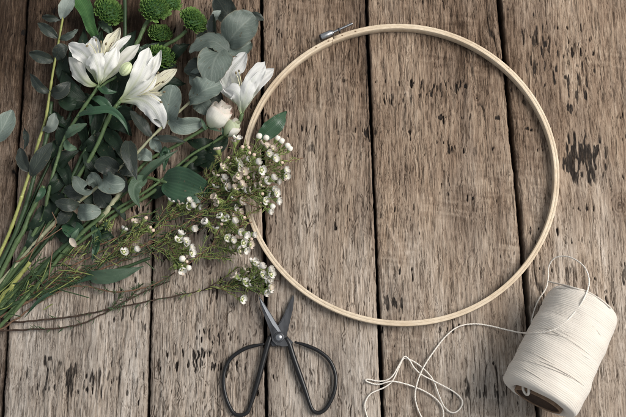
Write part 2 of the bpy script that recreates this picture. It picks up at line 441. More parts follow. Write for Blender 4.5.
def build_tabletop():
    top = thing('wooden_tabletop', (0, 0, 0), kind='structure')
    top['label'] = 'weathered grey brown rough sawn plank tabletop with dark gaps'
    # board joints (picture positions at the top and bottom edge of the photo)
    J = [(27, 1.5), (158.5, 148), (261, 266.5), (366.5, 383), (499, 538)]
    W = [3.2, 2.5, 3.4, 3.5, 4.5]
    lines = []
    for (a, b), w in zip(J, W):
        A, B = G(a, 0), G(b, 417)
        lines.append((A, B, w*U))
    def X(l, y):
        A, B, _ = l
        return A.x + (B.x-A.x)*(y-A.y)/(B.y-A.y)
    YT, YB = .52, -.46
    def yrows():
        d = U*1.0; ys = list(np.arange(-.205, .235, d))
        a = -.205
        while a > YB: a -= U*5; ys.insert(0, a)
        a = ys[-1]
        while a < YT: a += U*5; ys.append(a)
        return np.array(ys)
    ys = yrows()
    spec = []   # (left fn, right fn, dense, tone, darktop, zoff, tilt)
    ext = .118
    const = lambda x: (lambda y: np.full_like(y, x))
    lf = [lambda y, l=l: X(l, y)+l[2]/2 for l in lines]
    rf = [lambda y, l=l: X(l, y)-l[2]/2 for l in lines]
    l0 = lambda y: X(lines[0], y)-lines[0][2]/2-ext*1.05
    l00 = lambda y: l0(y)-ext
    r5 = lambda y: X(lines[4], y)+ext*1.3
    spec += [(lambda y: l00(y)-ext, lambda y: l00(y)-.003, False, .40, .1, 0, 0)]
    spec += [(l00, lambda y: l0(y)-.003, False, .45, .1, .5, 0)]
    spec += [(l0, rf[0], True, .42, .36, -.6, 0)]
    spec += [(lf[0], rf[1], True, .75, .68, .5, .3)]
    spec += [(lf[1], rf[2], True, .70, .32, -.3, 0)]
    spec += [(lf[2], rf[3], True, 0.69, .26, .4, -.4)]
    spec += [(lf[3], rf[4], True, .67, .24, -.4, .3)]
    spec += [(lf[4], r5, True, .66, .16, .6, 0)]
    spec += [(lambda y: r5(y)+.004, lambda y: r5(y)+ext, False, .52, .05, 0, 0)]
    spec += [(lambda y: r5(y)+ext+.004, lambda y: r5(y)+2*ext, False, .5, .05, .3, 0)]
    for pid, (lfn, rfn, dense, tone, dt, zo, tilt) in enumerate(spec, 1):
        warm = {7: .22, 8: .24, 3: .1}.get(pid, .05)
        wmax = float(np.max(rfn(ys)-lfn(ys)))
        nx = int(wmax/(U*(.52 if dense else 1.6)))
        s = np.linspace(0, 1, nx); s = np.concatenate(([0, 0], s, [1, 1]))
        le, re = lfn(ys)/U, rfn(ys)/U
        yu = ys/U
        le = le + 1.6*(fbm(yu/9, yu*0+pid, 7*pid, 3)-.5) + 1.5*(fbm(yu/70, yu*0+pid, 7*pid+3, 2)-.5)
        re = re + 1.6*(fbm(yu/9, yu*0+pid+.5, 7*pid+1, 3)-.5) + 1.5*(fbm(yu/70, yu*0+pid, 7*pid+4, 2)-.5)
        Xg = le[:, None] + (re-le)[:, None]*s[None, :]
        Yg = np.repeat(yu[:, None], len(s), 1)
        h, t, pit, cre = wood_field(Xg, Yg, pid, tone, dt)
        # stains seen on the boards
        def stain(px, py, rx, ry, amt, thr=.5):
            c = G(px, py)/U
            d = ((Xg-c.x)/rx)**2 + ((Yg-c.y)/ry)**2
            e = np.exp(-d*1.2)
            n = vn(Xg/2.8, Yg/15, 900+pid)*.65 + vn(Xg/1.4, Yg/7, 901+pid)*.35
            return amt*sstep(thr, thr+.10, e*.42+n*.8-.05)*sstep(.05, .35, e)
        extra = np.zeros_like(pit)
        if pid == 8:
            extra = np.maximum(extra, stain(583, 158, 24, 28, 1.0, .52))
            extra = np.maximum(extra, stain(555, 275, 24, 15, .8, .66))
            extra = np.maximum(extra, stain(622, 275, 12, 14, .9, .68))
            extra = np.maximum(extra, stain(545, 55, 30, 55, .98, .755))
            extra = np.maximum(extra, stain(577, 85, 28, 55, .98, .75))
        if pid == 7:
            extra = np.maximum(extra, stain(395, 303, 22, 9, .95, .68))
            extra = np.maximum(extra, stain(400, 100, 20, 12, .9, .76))
            extra = np.maximum(extra, stain(480, 150, 40, 14, .7, .82))
            extra = np.maximum(extra, stain(470, 392, 60, 22, .9, .78))
        if pid == 4:
            extra = np.maximum(extra, stain(62, 378, 62, 36, .95, .765))
            extra = np.maximum(extra, stain(130, 320, 28, 24, .95, .74))
            extra = np.maximum(extra, stain(115, 375, 40, 34, .9, .78))
            extra = np.maximum(extra, stain(105, 240, 40, 26, .9, .77))
        if pid == 3:
            extra = np.maximum(extra, stain(10, 70, 14, 70, .8, .82))
        if pid in (5, 6):
            extra = np.maximum(extra, stain(205, 400, 10, 12, .7, .76))
        # knots: concentric rings
        for kx, ky, kr, kp in ((292, 326, 9, 6), (620, 205, 10, 8), (208, 262, 9, 5), (477, 98, 4, 7)):
            if kp == pid:
                c = G(kx, ky)/U
                rr = np.sqrt(((Xg-c.x))**2 + ((Yg-c.y)*.75)**2) + 2.0*(vn(Xg/4, Yg/4, 950)-.5)
                e = np.exp(-(rr/kr)**2)
                h = h*(1-.7*e) + e*(.4*np.sin(rr*1.9))
                t = t - .22*e + .12*e*np.sin(rr*1.9)
                extra = np.maximum(extra, .9*np.exp(-(rr/(kr*.22))**2))
        pit = np.clip(np.maximum(pit, extra), 0, 1)
        h = h - .5*extra
        # cavity from the height itself: occlusion shade painted into hollows and crevices
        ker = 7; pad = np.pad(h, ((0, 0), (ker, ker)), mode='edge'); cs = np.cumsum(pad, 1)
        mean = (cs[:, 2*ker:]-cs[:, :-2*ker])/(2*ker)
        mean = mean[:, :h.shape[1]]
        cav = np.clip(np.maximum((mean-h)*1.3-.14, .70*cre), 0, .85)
        # worn, rounded arrises
        de = np.minimum(Xg-le[:, None], re[:, None]-Xg)
        h = h - 1.8*np.exp(-np.maximum(de, 0)/.9)
        t = t - .18*np.exp(-np.maximum(de, 0)/1.6)
        h = h - np.mean(h) + zo + tilt*(s[None, :]-.5)*2
        h = np.minimum(h, 1.6)
        h[:, 0] = -26; h[:, -1] = -26
        h[:, 1] -= 3; h[:, -2] -= 3
        co = np.stack([Xg*U, Yg*U, h*U], -1).reshape(-1, 3).astype(np.float32)
        n, mcol = Xg.shape
        idx = np.arange(n*mcol, dtype=np.int32).reshape(n, mcol)
        q = np.stack([idx[:-1, :-1], idx[:-1, 1:], idx[1:, 1:], idx[1:, :-1]], -1).reshape(-1, 4)
        me = bpy.data.meshes.new('plank')
        me.vertices.add(len(co)); me.vertices.foreach_set('co', co.ravel())
        me.loops.add(q.size); me.loops.foreach_set('vertex_index', q.ravel())
        me.polygons.add(len(q)); me.polygons.foreach_set('loop_start', np.arange(0, q.size, 4, dtype=np.int32))
        me.polygons.foreach_set('use_smooth', np.ones(len(q), dtype=bool))
        me.update(calc_edges=True)
        ca = me.color_attributes.new('wood', 'FLOAT_COLOR', 'POINT')
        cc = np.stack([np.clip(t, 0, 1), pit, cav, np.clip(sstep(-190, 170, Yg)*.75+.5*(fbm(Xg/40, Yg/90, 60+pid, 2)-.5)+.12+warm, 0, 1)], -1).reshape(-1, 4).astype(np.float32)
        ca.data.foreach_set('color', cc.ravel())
        me.materials.append(M['wood'])
        o = bpy.data.objects.new('plank', me); COL.objects.link(o); o.parent = top
    b = MB()
    z = -22*U
    b.grid([[Vector((-.62, -.5, z)), Vector((.62, -.5, z))], [Vector((-.62, .56, z)), Vector((.62, .56, z))]])
    b.build('gap_underlay', M['gap'], top)  # near-black sheet below the boards, painting the shade of the gaps
build_tabletop()

# ------------------------------------------------------------------ embroidery hoop
def hoop_mat():
    m, nt = mat_new('pale_bamboo')
    tc = N(nt, 'ShaderNodeTexCoord'); uv = tc.outputs['UV']
    s = noise_tex(nt, mapping(nt, uv, (5, 30, 1)), 1.0, 5, .65)
    g = noise_tex(nt, mapping(nt, uv, (60, 90, 1)), 1.0, 3, .6)
    r = ramp(nt, [(.25, (.47, .37, .255)), (.5, (.60, .49, .36)), (.78, (.68, .575, .44))]); L(nt, s, r.inputs[0])
    col = mixc(nt, math_(nt, 'MULTIPLY', math_(nt, 'SUBTRACT', g, .58), 3.0, True), r.outputs[0], (.33, .22, .12))
    wn = noise_tex(nt, tc.outputs['Object'], 26, 4, .6)
    col = mixc(nt, math_(nt, 'MULTIPLY', math_(nt, 'SUBTRACT', wn, .48), 2.4, True), col, (.40, .29, .185))
    finish(nt, col, .55, math_(nt, 'ADD', s, g), .4, .0004, spec=.3)
    return m
M['bamboo'] = hoop_mat()
M['steel'] = plain_mat('screw_steel', (.26, .26, .27), (.40, .40, .40), 500, .32, .1, metal=1.0)
M['steel_dark'] = plain_mat('dark_steel', (.05, .05, .055), (.10, .10, .105), 300, .42, .15, metal=.85)
M['seam'] = plain_mat('glue_seam', (.14, .085, .045), (.22, .14, .08), 400, .7)

HC = G(399.8, 169.0, 9.5); HR = 158.9*U; HY = .984
def ring(mb, c, r0, r1, z0, z1, a0=0.0, a1=2*math.pi, n=240, bev=.09):
    prof = [(r0, z0+bev), (r0, z1-bev), (r0+bev, z1), (r1-bev, z1), (r1, z1-bev), (r1, z0+bev), (r1-bev, z0), (r0+bev, z0)]
    rows = []; uvs = []
    full = abs(a1-a0-2*math.pi) < 1e-6
    for i in range(n+1):
        a = a0+(a1-a0)*i/n
        wob = 1+.0016*math.sin(2*a+.5)+.0010*math.sin(5*a+1)
        rows.append([Vector((c.x+r*U*wob*math.cos(a), c.y+HY*r*U*wob*math.sin(a), z*U)) for r, z in prof])
        uvs.append([(k/8.0, 6*i/n) for k in range(8)])
    b = len(mb.v)
    mb.grid(rows, uvs, close_u=True)
    if not full:
        mb.f.append(tuple(b+k for k in range(8))[::-1]); mb.f.append(tuple(b+n*8+k for k in range(8)))
def build_hoop():
    t = thing('embroidery_hoop', (HC.x, HC.y, 1*U), 'round pale bamboo embroidery hoop with metal tightening screw lying on the planks', 'embroidery hoop')
    R = HR/U
    sp = G(336, 40, 12); asp = math.atan2(sp.y-HC.y, sp.x-HC.x)
    o = MB(); ring(o, HC, R-2.45, R, 1.0, 10.2, asp+.004, asp+2*math.pi-.004, 260)
    ob = o.build('outer_ring', M['bamboo'], t)
    i = MB(); ring(i, HC, R-5.1, R-2.47, 1.2, 10.19)
    ib = i.build('inner_ring', M['bamboo'], t)
    # glued scarf joint lines across the rings
    for px, py, ro, par in ((509.5, 66, (-2.5, .10), ob), (334, 41, (-5.2, -2.5), ib)):
        q = G(px, py, 12); a = math.atan2(q.y-HC.y, q.x-HC.x)
        s = MB(); ring(s, HC, R+ro[0], R+ro[1], 1.1, 10.3 if par is ob else 10.26, a-.0016, a+.0016, 3, .1)
        s.build('joint_line', M['seam'], par)
    # brass-dark brads between the two rings near the screw
    for px, py in ((319.5, 50), (331.5, 44), (345, 39), (357.5, 34.8)):
        q = G(px, py, 12); a = math.atan2(q.y-HC.y, q.x-HC.x)
        b = MB(); c = Vector((HC.x+(R-2.9)*U*math.cos(a), HC.y+HY*(R-2.9)*U*math.sin(a), 10.1*U))
        b.ball(c, .7*U, 8, 6, Vector((-math.sin(a), math.cos(a), 0)), 1.5)
        b.build('brad', M['seam'], ib)
    # screw: bracket, barrel nut, threaded rod
    A, B, C = G(320.5, 37.6, 9), G(333.5, 32.2, 9), G(352.5, 23.5, 9)
    ax = (B-A).normalized()
    nut = MB()
    ln = (B-A).length
    nut.lathe([(0, 0), (0, 2.6*U), (.6*U, 3.4*U), (1.2*U, 3.6*U), (ln-2.6*U, 3.6*U), (ln-1.8*U, 3.2*U), (ln-1.4*U, 2.6*U), (ln-.6*U, 2.6*U), (ln, 2.2*U), (ln, 0)], A, ax, 18)
    no = nut.build('screw_barrel', M['steel'], t)
    cap = MB(); cap.lathe([(-.9*U, 0), (-.9*U, 2.2*U), (-.4*U, 2.9*U), (.7*U, 3.55*U), (.9*U, 3.0*U)], A, ax, 18)
    cap.build('barrel_cap', M['steel_dark'], no)
    rod = MB(); rl = (C-B).length; prof = [(0, 0)]
    for k in range(40):
        prof += [(rl*k/40, 1.15*U), (rl*(k+.5)/40, 1.45*U)]
    prof += [(rl, 1.1*U), (rl+.5*U, 0)]
    rod.lathe(prof, B, (C-B), 10); rod.build('threaded_rod', M['steel'], t)
    for q in (G(331, 33.5, 9), G(339, 30, 9)):
        d = Vector((HC.x-q.x, HC.y-q.y, 0)).normalized()
        side = Vector((-d.y, d.x, 0))
        e = q + d*((Vector((HC.x-q.x, HC.y-q.y)).length) - HR + .3*U)
        lug = MB()
        lug.tube([q-d*1.5*U, q.lerp(e, .5), e], [2.2*U, 2.0*U, 2.0*U], 10, True, .45, side)
        lug.build('screw_lug', M['steel_dark'], t)
build_hoop()

# ------------------------------------------------------------------ scissors
def plate(mb, poly, z0, z1, bev=.5, slope=None):
    """flat blade from picture outline, thickness z0..z1 with a bevelled upper arris"""
    n = len(poly)
    cx = sum(p[0] for p in poly)/n; cy = sum(p[1] for p in poly)/n
    b = len(mb.v)
    zz = [(slope(p) if slope else 0) for p in poly]
    low = [G(p[0], p[1], z0+q) for p, q in zip(poly, zz)]
    mid = [G(p[0], p[1], z1-bev+q) for p, q in zip(poly, zz)]
    top = []
    for p, q in zip(poly, zz):
        d = math.hypot(p[0]-cx, p[1]-cy); k = 1-bev/max(d, .1)
        top.append(G(cx+(p[0]-cx)*k, cy+(p[1]-cy)*k, z1+q))
    for L_ in (low, mid, top):
        mb.v += L_; mb.uv += [(0, 0)]*n
    for k in range(n):
        j = (k+1) % n
        mb.f.append((b+k, b+j, b+n+j, b+n+k)); mb.f.append((b+n+k, b+n+j, b+2*n+j, b+2*n+k))
    mb.f.append(tuple(b+2*n+k for k in range(n))); mb.f.append(tuple(b+k for k in range(n))[::-1])
M['blade'] = plain_mat('forged_blade', (.045, .045, .048), (.13, .13, .135), 170, .40, .25, .0002, metal=.75, stretch=(1, .3, 1))
M['edge'] = plain_mat('ground_edge', (.40, .40, .41), (.56, .56, .57), 260, .36, .12, metal=.8, stretch=(1, .2, 1))
M['black_iron'] = plain_mat('black_lacquered_iron', (.006, .006, .007), (.012, .011, .011), 240, .34, .12, spec=.35)
def flat_shade(o):
    o.data.polygons.foreach_set('use_smooth', [False]*len(o.data.polygons))
def build_scissors():
    t = thing('scissors', G(279, 345, 0), 'small black handled forged craft scissors lying open below the waxflower and hoop', 'scissors')
    # lower half: right blade tip, crosses to the left handle
    r = MB(); plate(r, [(293.3, 294), (289.5, 302), (284.6, 313.5), (279, 323.5), (274.5, 331), (270.8, 337), (269.5, 343), (272.5, 346.5), (279, 345.5), (286, 340.5), (287.3, 333), (290, 322), (292.8, 310), (294.2, 299)], 2.2, 4.6)
    ro = r.build('blade', M['blade'], t, 'grey blade pointing up right'); flat_shade(ro)
    e = MB(); plate(e, [(292.6, 296), (289.2, 302.6), (284.3, 314), (279.2, 323.2), (281.0, 322.8), (286.0, 313.5), (290.2, 303)], 2.0, 4.9, .35)
    eo = e.build('ground_edge', M['steel_dark'], ro); flat_shade(eo)
    # upper half: left blade tip, crosses to the right handle
    l = MB(); plate(l, [(258.6, 295.6), (260.2, 304), (263.5, 314), (267.5, 325), (271.0, 334), (272.0, 341), (276, 345.2), (283, 346.8), (289.5, 346.0), (293.5, 342.5), (290, 339), (286, 336.5), (283, 332.5), (278, 325.5), (270.5, 313), (264, 302.5)], 4.8, 7.4)
    lo = l.build('blade', M['blade'], t, 'lighter grey blade pointing up left'); flat_shade(lo)
    e = MB(); plate(e, [(259.0, 296.6), (263.2, 302.8), (270.0, 313.4), (277.6, 325.8), (281.0, 331.8), (278.2, 332.0), (272.6, 325), (266.2, 313.5), (261.8, 304)], 5.0, 7.9, .4)
    eo = e.build('ground_edge', M['edge'], lo); flat_shade(eo)
    c = G(278.8, 337.2, 7.3)
    rv = MB(); rv.lathe([(-2*U, 3.4*U), (.5*U, 3.5*U), (1.0*U, 3.2*U), (1.6*U, 2.2*U), (1.9*U, 1.0*U), (2.0*U, 0)], c, Vector((0, 0, 1)), 20)
    rv.build('rivet', M['steel'], t)
    wa = MB(); wa.lathe([(-.4*U, 5.0*U), (.35*U, 5.0*U), (.55*U, 4.6*U), (.55*U, 3*U)], c, Vector((0, 0, 1)), 22)
    wa.build('washer', M['steel_dark'], t)
    def loop(pts, r):
        P = resample(cat(GP(pts), 10), 90)
        m = MB(); rr = []
        for i in range(90):
            s = i/89
            # thick straight shank, slimmer bow
            rr.append((r[0] + (r[1]-r[0])*min(1, max(0, (s-.22)/.16)))*U*(1-.45*max(0, (s-.93)/.07)))
        m.tube(P, rr, 12); return m
    loop([(270.5, 336.5, 4), (268.0, 343.5, 4.4), (264, 358, 4), (257, 384, 3.6), (249.5, 408, 3.4), (245.5, 413.6, 3.4), (239, 415.2, 3.4), (232.5, 411.5, 3.4), (225.6, 396, 3.4), (223.6, 377, 3.4), (229.5, 360, 3.6), (244, 349, 4), (258, 345, 4.2), (264.5, 344, 4.4)], (2.7, 1.85)).build('handle', M['black_iron'], t, 'left black bow handle')
    loop([(285.5, 338, 5), (289.2, 344, 5.2), (294, 359, 4.8), (304.8, 389, 3.8), (310.8, 406.5, 3.4), (314.5, 411.8, 3.4), (320.5, 412.4, 3.4), (327.5, 406.5, 3.4), (334.2, 392, 3.4), (335.6, 376, 3.4), (330, 361, 3.6), (319, 351.2, 4), (305, 345, 4.4), (294.5, 342, 5)], (2.7, 1.85)).build('handle', M['black_iron'], t, 'right black bow handle')
build_scissors()

# ------------------------------------------------------------------ spool of cream twine
def twine_mat():
    m, nt = mat_new('cream_twine')
    tc = N(nt, 'ShaderNodeTexCoord'); uv = tc.outputs['UV']; ob = tc.outputs['Object']
    n = noise_tex(nt, ob, 900, 4, .65); b = noise_tex(nt, ob, 60, 3, .5)
    st = noise_tex(nt, mapping(nt, uv, (3, 60, 1), (0, 0, .05)), 1.0, 3, .6)
    col = mixc(nt, st, (.52, .465, .40), (.66, .61, .545))
    col = mixc(nt, math_(nt, 'MULTIPLY', math_(nt, 'SUBTRACT', b, .45), 1.2, True), col, (.57, .505, .43))
    finish(nt, col, .85, math_(nt, 'ADD', math_(nt, 'MULTIPLY', n, .6), st), .55, .0005, spec=.15, sheen=.25)
    return m
M['twine'] = twine_mat()
def strand_mat():
    m, nt = mat_new('twisted_cream_twine')
    tc = N(nt, 'ShaderNodeTexCoord'); uv = tc.outputs['UV']
    sx = N(nt, 'ShaderNodeSeparateXYZ'); L(nt, uv, sx.inputs[0])
    a = math_(nt, 'ADD', math_(nt, 'MULTIPLY', sx.outputs[0], 6.283*2), math_(nt, 'MULTIPLY', sx.outputs[1], 2300))
    sn = math_(nt, 'MULTIPLY', math_(nt, 'ADD', math_(nt, 'SINE', a), 1.0), .5)
    n = noise_tex(nt, tc.outputs['Object'], 700, 3)
    col = mixc(nt, math_(nt, 'POWER', sn, .6), (.64, .585, .515), (.72, .665, .595))
    finish(nt, col, .85, math_(nt, 'ADD', sn, math_(nt, 'MULTIPLY', n, .9)), .35, .0005, spec=.12, sheen=.2)
    return m
M['strand'] = strand_mat()
M['cardboard'] = plain_mat('cardboard_core', (.12, .072, .042), (.22, .14, .085), 260, .8)
M['cardboard_dark'] = plain_mat('core_inside', (.05, .03, .02), (.09, .055, .035), 200, .85)
def build_spool():
    A, B = G(584.5, 302, 31.8), G(538.5, 399.0, 39.0)      # far end, near end (axis)
    ax = (B-A); ln = ax.length; ax.normalize()
    ra, rb = 32.2*U, 36.0*U
    t = thing('twine_spool', (A+B)/2-Vector((0, 0, 34*U)), 'cream twine wound on a cardboard core lying on its side with a loose strand', 'twine spool')
    # basis: e1 up-ish, e2 sideways
    e1 = Vector((0, 0, 1)) - ax*ax.z; e1.normalize(); e2 = ax.cross(e1)
    def rad(s):       # s 0..1 along the axis: bulged sides and soft shoulders
        r = ra+(rb-ra)*s + 1.0*U*math.sin(math.pi*s)
        k = min(s, 1-s)*ln/U
        if k < 5: r -= (5-math.sqrt(max(0, 25-(5-k)**2)))*U*.8
        return r
    nv, nu = 300, 260
    sA = np.linspace(0, 1, nv)[:, None]; th = np.linspace(-np.pi, np.pi, nu, endpoint=False)[None, :]
    turn = th/(2*np.pi)
    # layers of windings that cross at a shallow angle, each layer covering part of the surface
    def wind(freq, lean, seed):
        ph = sA*freq + lean*np.sin(th+seed) + .9*vn(np.repeat(sA*9, nu, 1), np.repeat(turn*6, nv, 0)*0+np.sin(th)*1.5+0*sA, seed)
        return np.abs(np.sin(np.pi*ph))**.7
    cx, sy = np.cos(th), np.sin(th)
    mask = fbm(sA*5+0*th, 1.3*cx+0*sA+1.7*sy, 5, 3)
    w1, w2 = wind(66, 2.6, 1), wind(60, -4.2, 2)
    m = sstep(.44, .56, mask)
    hgt = w1*m + w2*(1-m) + .5*m
    lump = fbm(sA*8+0*th, 1.8*cx+0*sA, 8, 2) + fbm(sA*8+0*th, 1.8*sy+0*sA+5, 9, 2)
    hgt = hgt*.52 + (lump-1)*2.4
    rows = []; uvs = []
    for i in range(nv):
        s = i/(nv-1); r0 = rad(s); c = A+ax*(ln*s)
        damp = min(1, min(s, 1-s)*ln/(4*U))
        rows.append([c + (e1*math.cos(a) + e2*math.sin(a))*(r0+float(hgt[i, j])*.75*U*damp) for j, a in enumerate(th[0])])
        uvs.append([(j/nu, s) for j in range(nu)])
    mb = MB(); mb.grid(rows, uvs, close_u=True)
    # near end: shallow dished face with wound rim, down to the core
    def ringrow(c, r, j=nu): return [c + (e1*math.cos(a)+e2*math.sin(a))*r for a in th[0]]
    e = []
    for k, (dr, dz) in enumerate(((0, 0), (-2.2, .9), (-4.5, .9), (-6.5, .2), (-8.5, -1.2), (-9.8, -3), (-10.6, -6))):
        rr = rad(1)+dr*U
        e.append([B+ax*(dz*U + .5*U*math.sin(7*a+3*k)*(.3 if k else 0)) + (e1*math.cos(a)+e2*math.sin(a))*(rr+.5*U*math.sin(5*a+k)*(1 if k else 0)) for a in th[0]])
    mb.grid(e, close_u=True)
    f = []
    for k, (dr, dz) in enumerate(((0, 0), (-4, .8), (-10, .2), (-18, -.6), (-21, -1))):
        f.append(ringrow(A-ax*(dz*U), rad(0)+dr*U))
    mb.grid(f, close_u=True)
    # single strands riding over the surface
    rnd = random.Random(4)
    for k in range(16):
        s0 = rnd.uniform(.04, .92); ds = rnd.choice((-1, 1))*rnd.uniform(.03, .16); a0 = rnd.uniform(-1.9, .3); a1 = a0+rnd.uniform(1.4, 2.6)
        P = []
        for q in range(26):
            w = q/25; s = min(.985, max(.012, s0+ds*(w-.5)+.006*math.sin(5*w+k))); a = a0+(a1-a0)*w
            P.append(A+ax*(ln*s)+(e1*math.cos(a)+e2*math.sin(a))*(rad(s)+(.18-1.1*max(0, abs(w-.5)*2-.6)/.4)*U))
        mb.tube(P, [.36*U]*26, 6, False)
    wo = mb.build('twine_winding', M['twine'], t)
    # cardboard core
    c = MB(); r1 = rad(1)-9.4*U; r2 = r1-2.2*U
    c.grid([ringrow(B-ax*9*U, r1), ringrow(B+ax*2.0*U, r1), ringrow(B+ax*2.5*U, r1-.4*U), ringrow(B+ax*2.5*U, r2+.4*U), ringrow(B+ax*2.0*U, r2), ringrow(B-ax*26*U, r2-1*U)], close_u=True)
    c.build('cardboard_core', M['cardboard'], t)
    c = MB(); c.grid([ringrow(B+ax*1.6*U, r2-.15*U), ringrow(B-ax*7*U, r2-.6*U), ringrow(B-ax*8*U, .01*U)], close_u=True)
    c.build('core_bore', M['cardboard_dark'], t)
    # tuft of twine tucked in the core
    def on(s, ang, out=.9):
        s = min(1.0, max(0, s)); return A+ax*(ln*s)+(e1*math.cos(ang)+e2*math.sin(ang))*(rad(s)+out*U)
    tf = MB()
    P = [B-ax*2*U+(e1*math.cos(a)+e2*math.sin(a))*r*U for a, r in ((1.9, 19), (1.75, 16.5), (1.6, 14))]
    sgn = 1 if (e2.x < 0) else -1
    P = [B+ax*q*U+(e1*math.cos(sgn*a)+e2*math.sin(sgn*a))*r*U for a, r, q in ((.98, 25, -2), (.9, 23, 2.8), (.78, 20, 4.6), (.66, 22.5, 3.2), (.72, 25.5, -2))]
    tf.tube(cat(P, 8), 1.25*U, 8); tf.build('twine_end', M['twine'], t)
    # loose strand: along the table, over the spool, round the free loop behind it
    rr = lambda px, py: None
    pts = [(370, 424, 1.6), (366, 413, 1.6), (365, 403, 1.6), (371, 393.5, 1.6), (385, 387, 2), (393, 380, 2.4), (399.5, 366, 2.2), (403.5, 358.6, 2.4), (409, 359.2, 2.4), (417, 363.5, 2), (426, 371, 2), (433.5, 380.5, 2.2), (438.5, 394, 1.8), (444.5, 407, 1.8), (453, 412.8, 1.8), (460.5, 408, 1.8), (462, 400, 1.8), (453.5, 391.5, 1.8), (434.5, 381.3, 3.8), (421.5, 374.5, 3.6), (414, 367.5, 2.6), (409.8, 360.5, 3.8), (404.5, 356.4, 4.2), (399.6, 364, 4.0), (391.5, 377, 3.8), (381, 381.2, 2.2), (367.6, 379.2, 1.8), (366.8, 381.4, 1.8), (378, 384.4, 1.8), (393.5, 381.3, 4.2), (417, 387.8, 1.9), (433.5, 396.8, 1.8), (442, 407, 1.8), (442.5, 419, 1.8), (431, 427, 1.8), (421, 416, 1.8), (415.3, 399, 1.8), (417, 383.5, 3.8), (423.3, 367.6, 4.0), (434, 351, 1.8), (445.5, 336.5, 1.8), (458, 326.8, 1.8), (473.5, 323.8, 1.8), (489, 325.6, 2), (505, 329.4, 6), (519.5, 332.6, 18)]
    W = cat(GP(pts), 7)
    # picture positions of the strand where it rides over the winding: solve height on the cone
    def on_px(px, py, lift=.9):
        z = 70.0
        for _ in range(60):
            p = G(px, py, z); d = p-A; s = d.dot(ax)/ln; rad_d = (d-ax*d.dot(ax)).length
            if rad_d <= rad(min(1, max(0, s)))+lift*U: return p
            z -= 1.0
        return G(px, py, 20)
    over = [on_px(531, 333.2), on_px(545, 332), on_px(558, 327.5), on_px(568, 319.5), on_px(577, 309), on_px(584, 298.5, 2.5)]
    loop = GP([(589.0, 284, 56), (586.5, 270.5, 46), (578, 261.3, 34), (566, 256.3, 22), (554.5, 258.2, 14), (548.8, 266.5, 8), (548.2, 277, 5), (546, 288, 5), (538.5, 300, 3), (533.5, 313, 2), (531.6, 325, 2), (536, 337, 2)])
    W2 = cat([W[-1]] + over + loop, 8)
    allp = W + W2[1:]
    st = MB()
    n = len(allp)
    st.tube(allp, [(.70+.07*math.sin(i*1.7))*U for i in range(n)], 7)
    st.build('loose_strand', M['strand'], t)
    ed = MB()
    ed.tube(cat([G(548.6, 281.6, 8), G(556, 283.4, 22), on_px(566, 285.6, 1.2), on_px(577, 288.6, 1.2), on_px(586.5, 291.3, 1.2), on_px(600, 299, 1.2), on_px(611, 308, 1.2)], 8), .75*U, 7)
    ed.build('loose_strand', M['twine'], t)
build_spool()

# ------------------------------------------------------------------ plant helpers
def prof(kind, t):
    if kind == 'round': return math.sin(math.pi*(.03+.955*t**.92))**.52
    if kind == 'oval': return math.sin(math.pi*(.03+.95*t))**.8
    if kind == 'lance': return (math.sin(math.pi*min(1, (.05+.95*t)**.75)))**1.0*.98+.02
    if kind == 'blade': return min(1, .55+.6*t)*(1 if t < .9 else max(.05, 1-((t-.9)/.1)**2))
    if kind == 'petal': return (.16+.84*math.sin(math.pi*.5*min(1, t/.68))**1.25)*(1 if t < .62 else max(.07, (max(0, 1-((t-.62)/.385)**2))**.8))
    if kind == 'funnel': return (.10+.9*min(1, t/.92)**1.15)*(1 if t < .9 else max(.3, math.sqrt(max(0, 1-((t-.9)/.11)**2))))
    return 1.0

def blade(mb, pts, W, kind='oval', fold=0.0, cup=0.0, roll=0.0, wave=0.0, nv=22, nu=9, seed=None, world=False, ruffle=0.0):
    """leaf or petal along a centre line; W = full width in table units"""
    P = resample(cat([Vector(p) for p in pts] if world else GP(pts), 8), nv)
    sd = random.random()*100 if seed is None else seed
    rows = []; uvs = []
    for i, c in enumerate(P):
        t = i/(nv-1)
        T = (P[min(i+1, nv-1)]-P[max(i-1, 0)]).normalized()
        r = math.radians(roll[0]+(roll[1]-roll[0])*t if isinstance(roll, tuple) else roll)
        up = Vector((0, 0, 1)); S = T.cross(up)
        if S.length < 1e-4: S = Vector((1, 0, 0))
        S.normalize(); Nn = S.cross(T)
        S2 = S*math.cos(r)+Nn*math.sin(r); N2 = Nn*math.cos(r)-S*math.sin(r)
        w = W*.5*prof(kind, t)*U
        row = []
        for j in range(nu):
            v = -1+2*j/(nu-1)
            dz = fold*abs(v)*w + cup*v*v*w
            if wave:
                dz += wave*U*(.7*mnoise.noise(Vector((sd+t*3, v*1.0, 0))) + (abs(v)**3)*1.1*mnoise.noise(Vector((sd+t*7, v*2, 7))))
            if ruffle:
                dz += ruffle*U*abs(v)**2.5*min(1, t*1.6)*1.5*math.sin(t*(15+5*mnoise.noise(Vector((sd, v, 4))))+sd+(2 if v > 0 else 0))
                dz += ruffle*U*.35*math.cos(v*9+sd)*t
            ew = 1+(.05+.05*ruffle)*mnoise.noise(Vector((sd+t*9, 3 if v > 0 else -3, 2)))
            row.append(c+S2*(w*v*ew)+N2*dz)
        rows.append(row); uvs.append([(j/(nu-1), t) for j in range(nu)])
    mb.grid(rows, uvs)
    return mb

def leaf(parent, mat, pts, W, kind='oval', label=None, name='leaf', **kw):
    if name == 'leaf':
        kw['wave'] = kw.get('wave', .6)*1.6
        kw['fold'] = kw.get('fold', 0)+random.uniform(-.06, .22)
        r = kw.get('roll', 0)
        if not isinstance(r, tuple): kw['roll'] = (r+random.uniform(-14, 14), r+random.uniform(-16, 16))
        kw['nv'] = 28; kw['nu'] = 11
    mb = MB(); blade(mb, pts, W, kind, **kw)
    return mb.build(name, M[mat], parent, label)

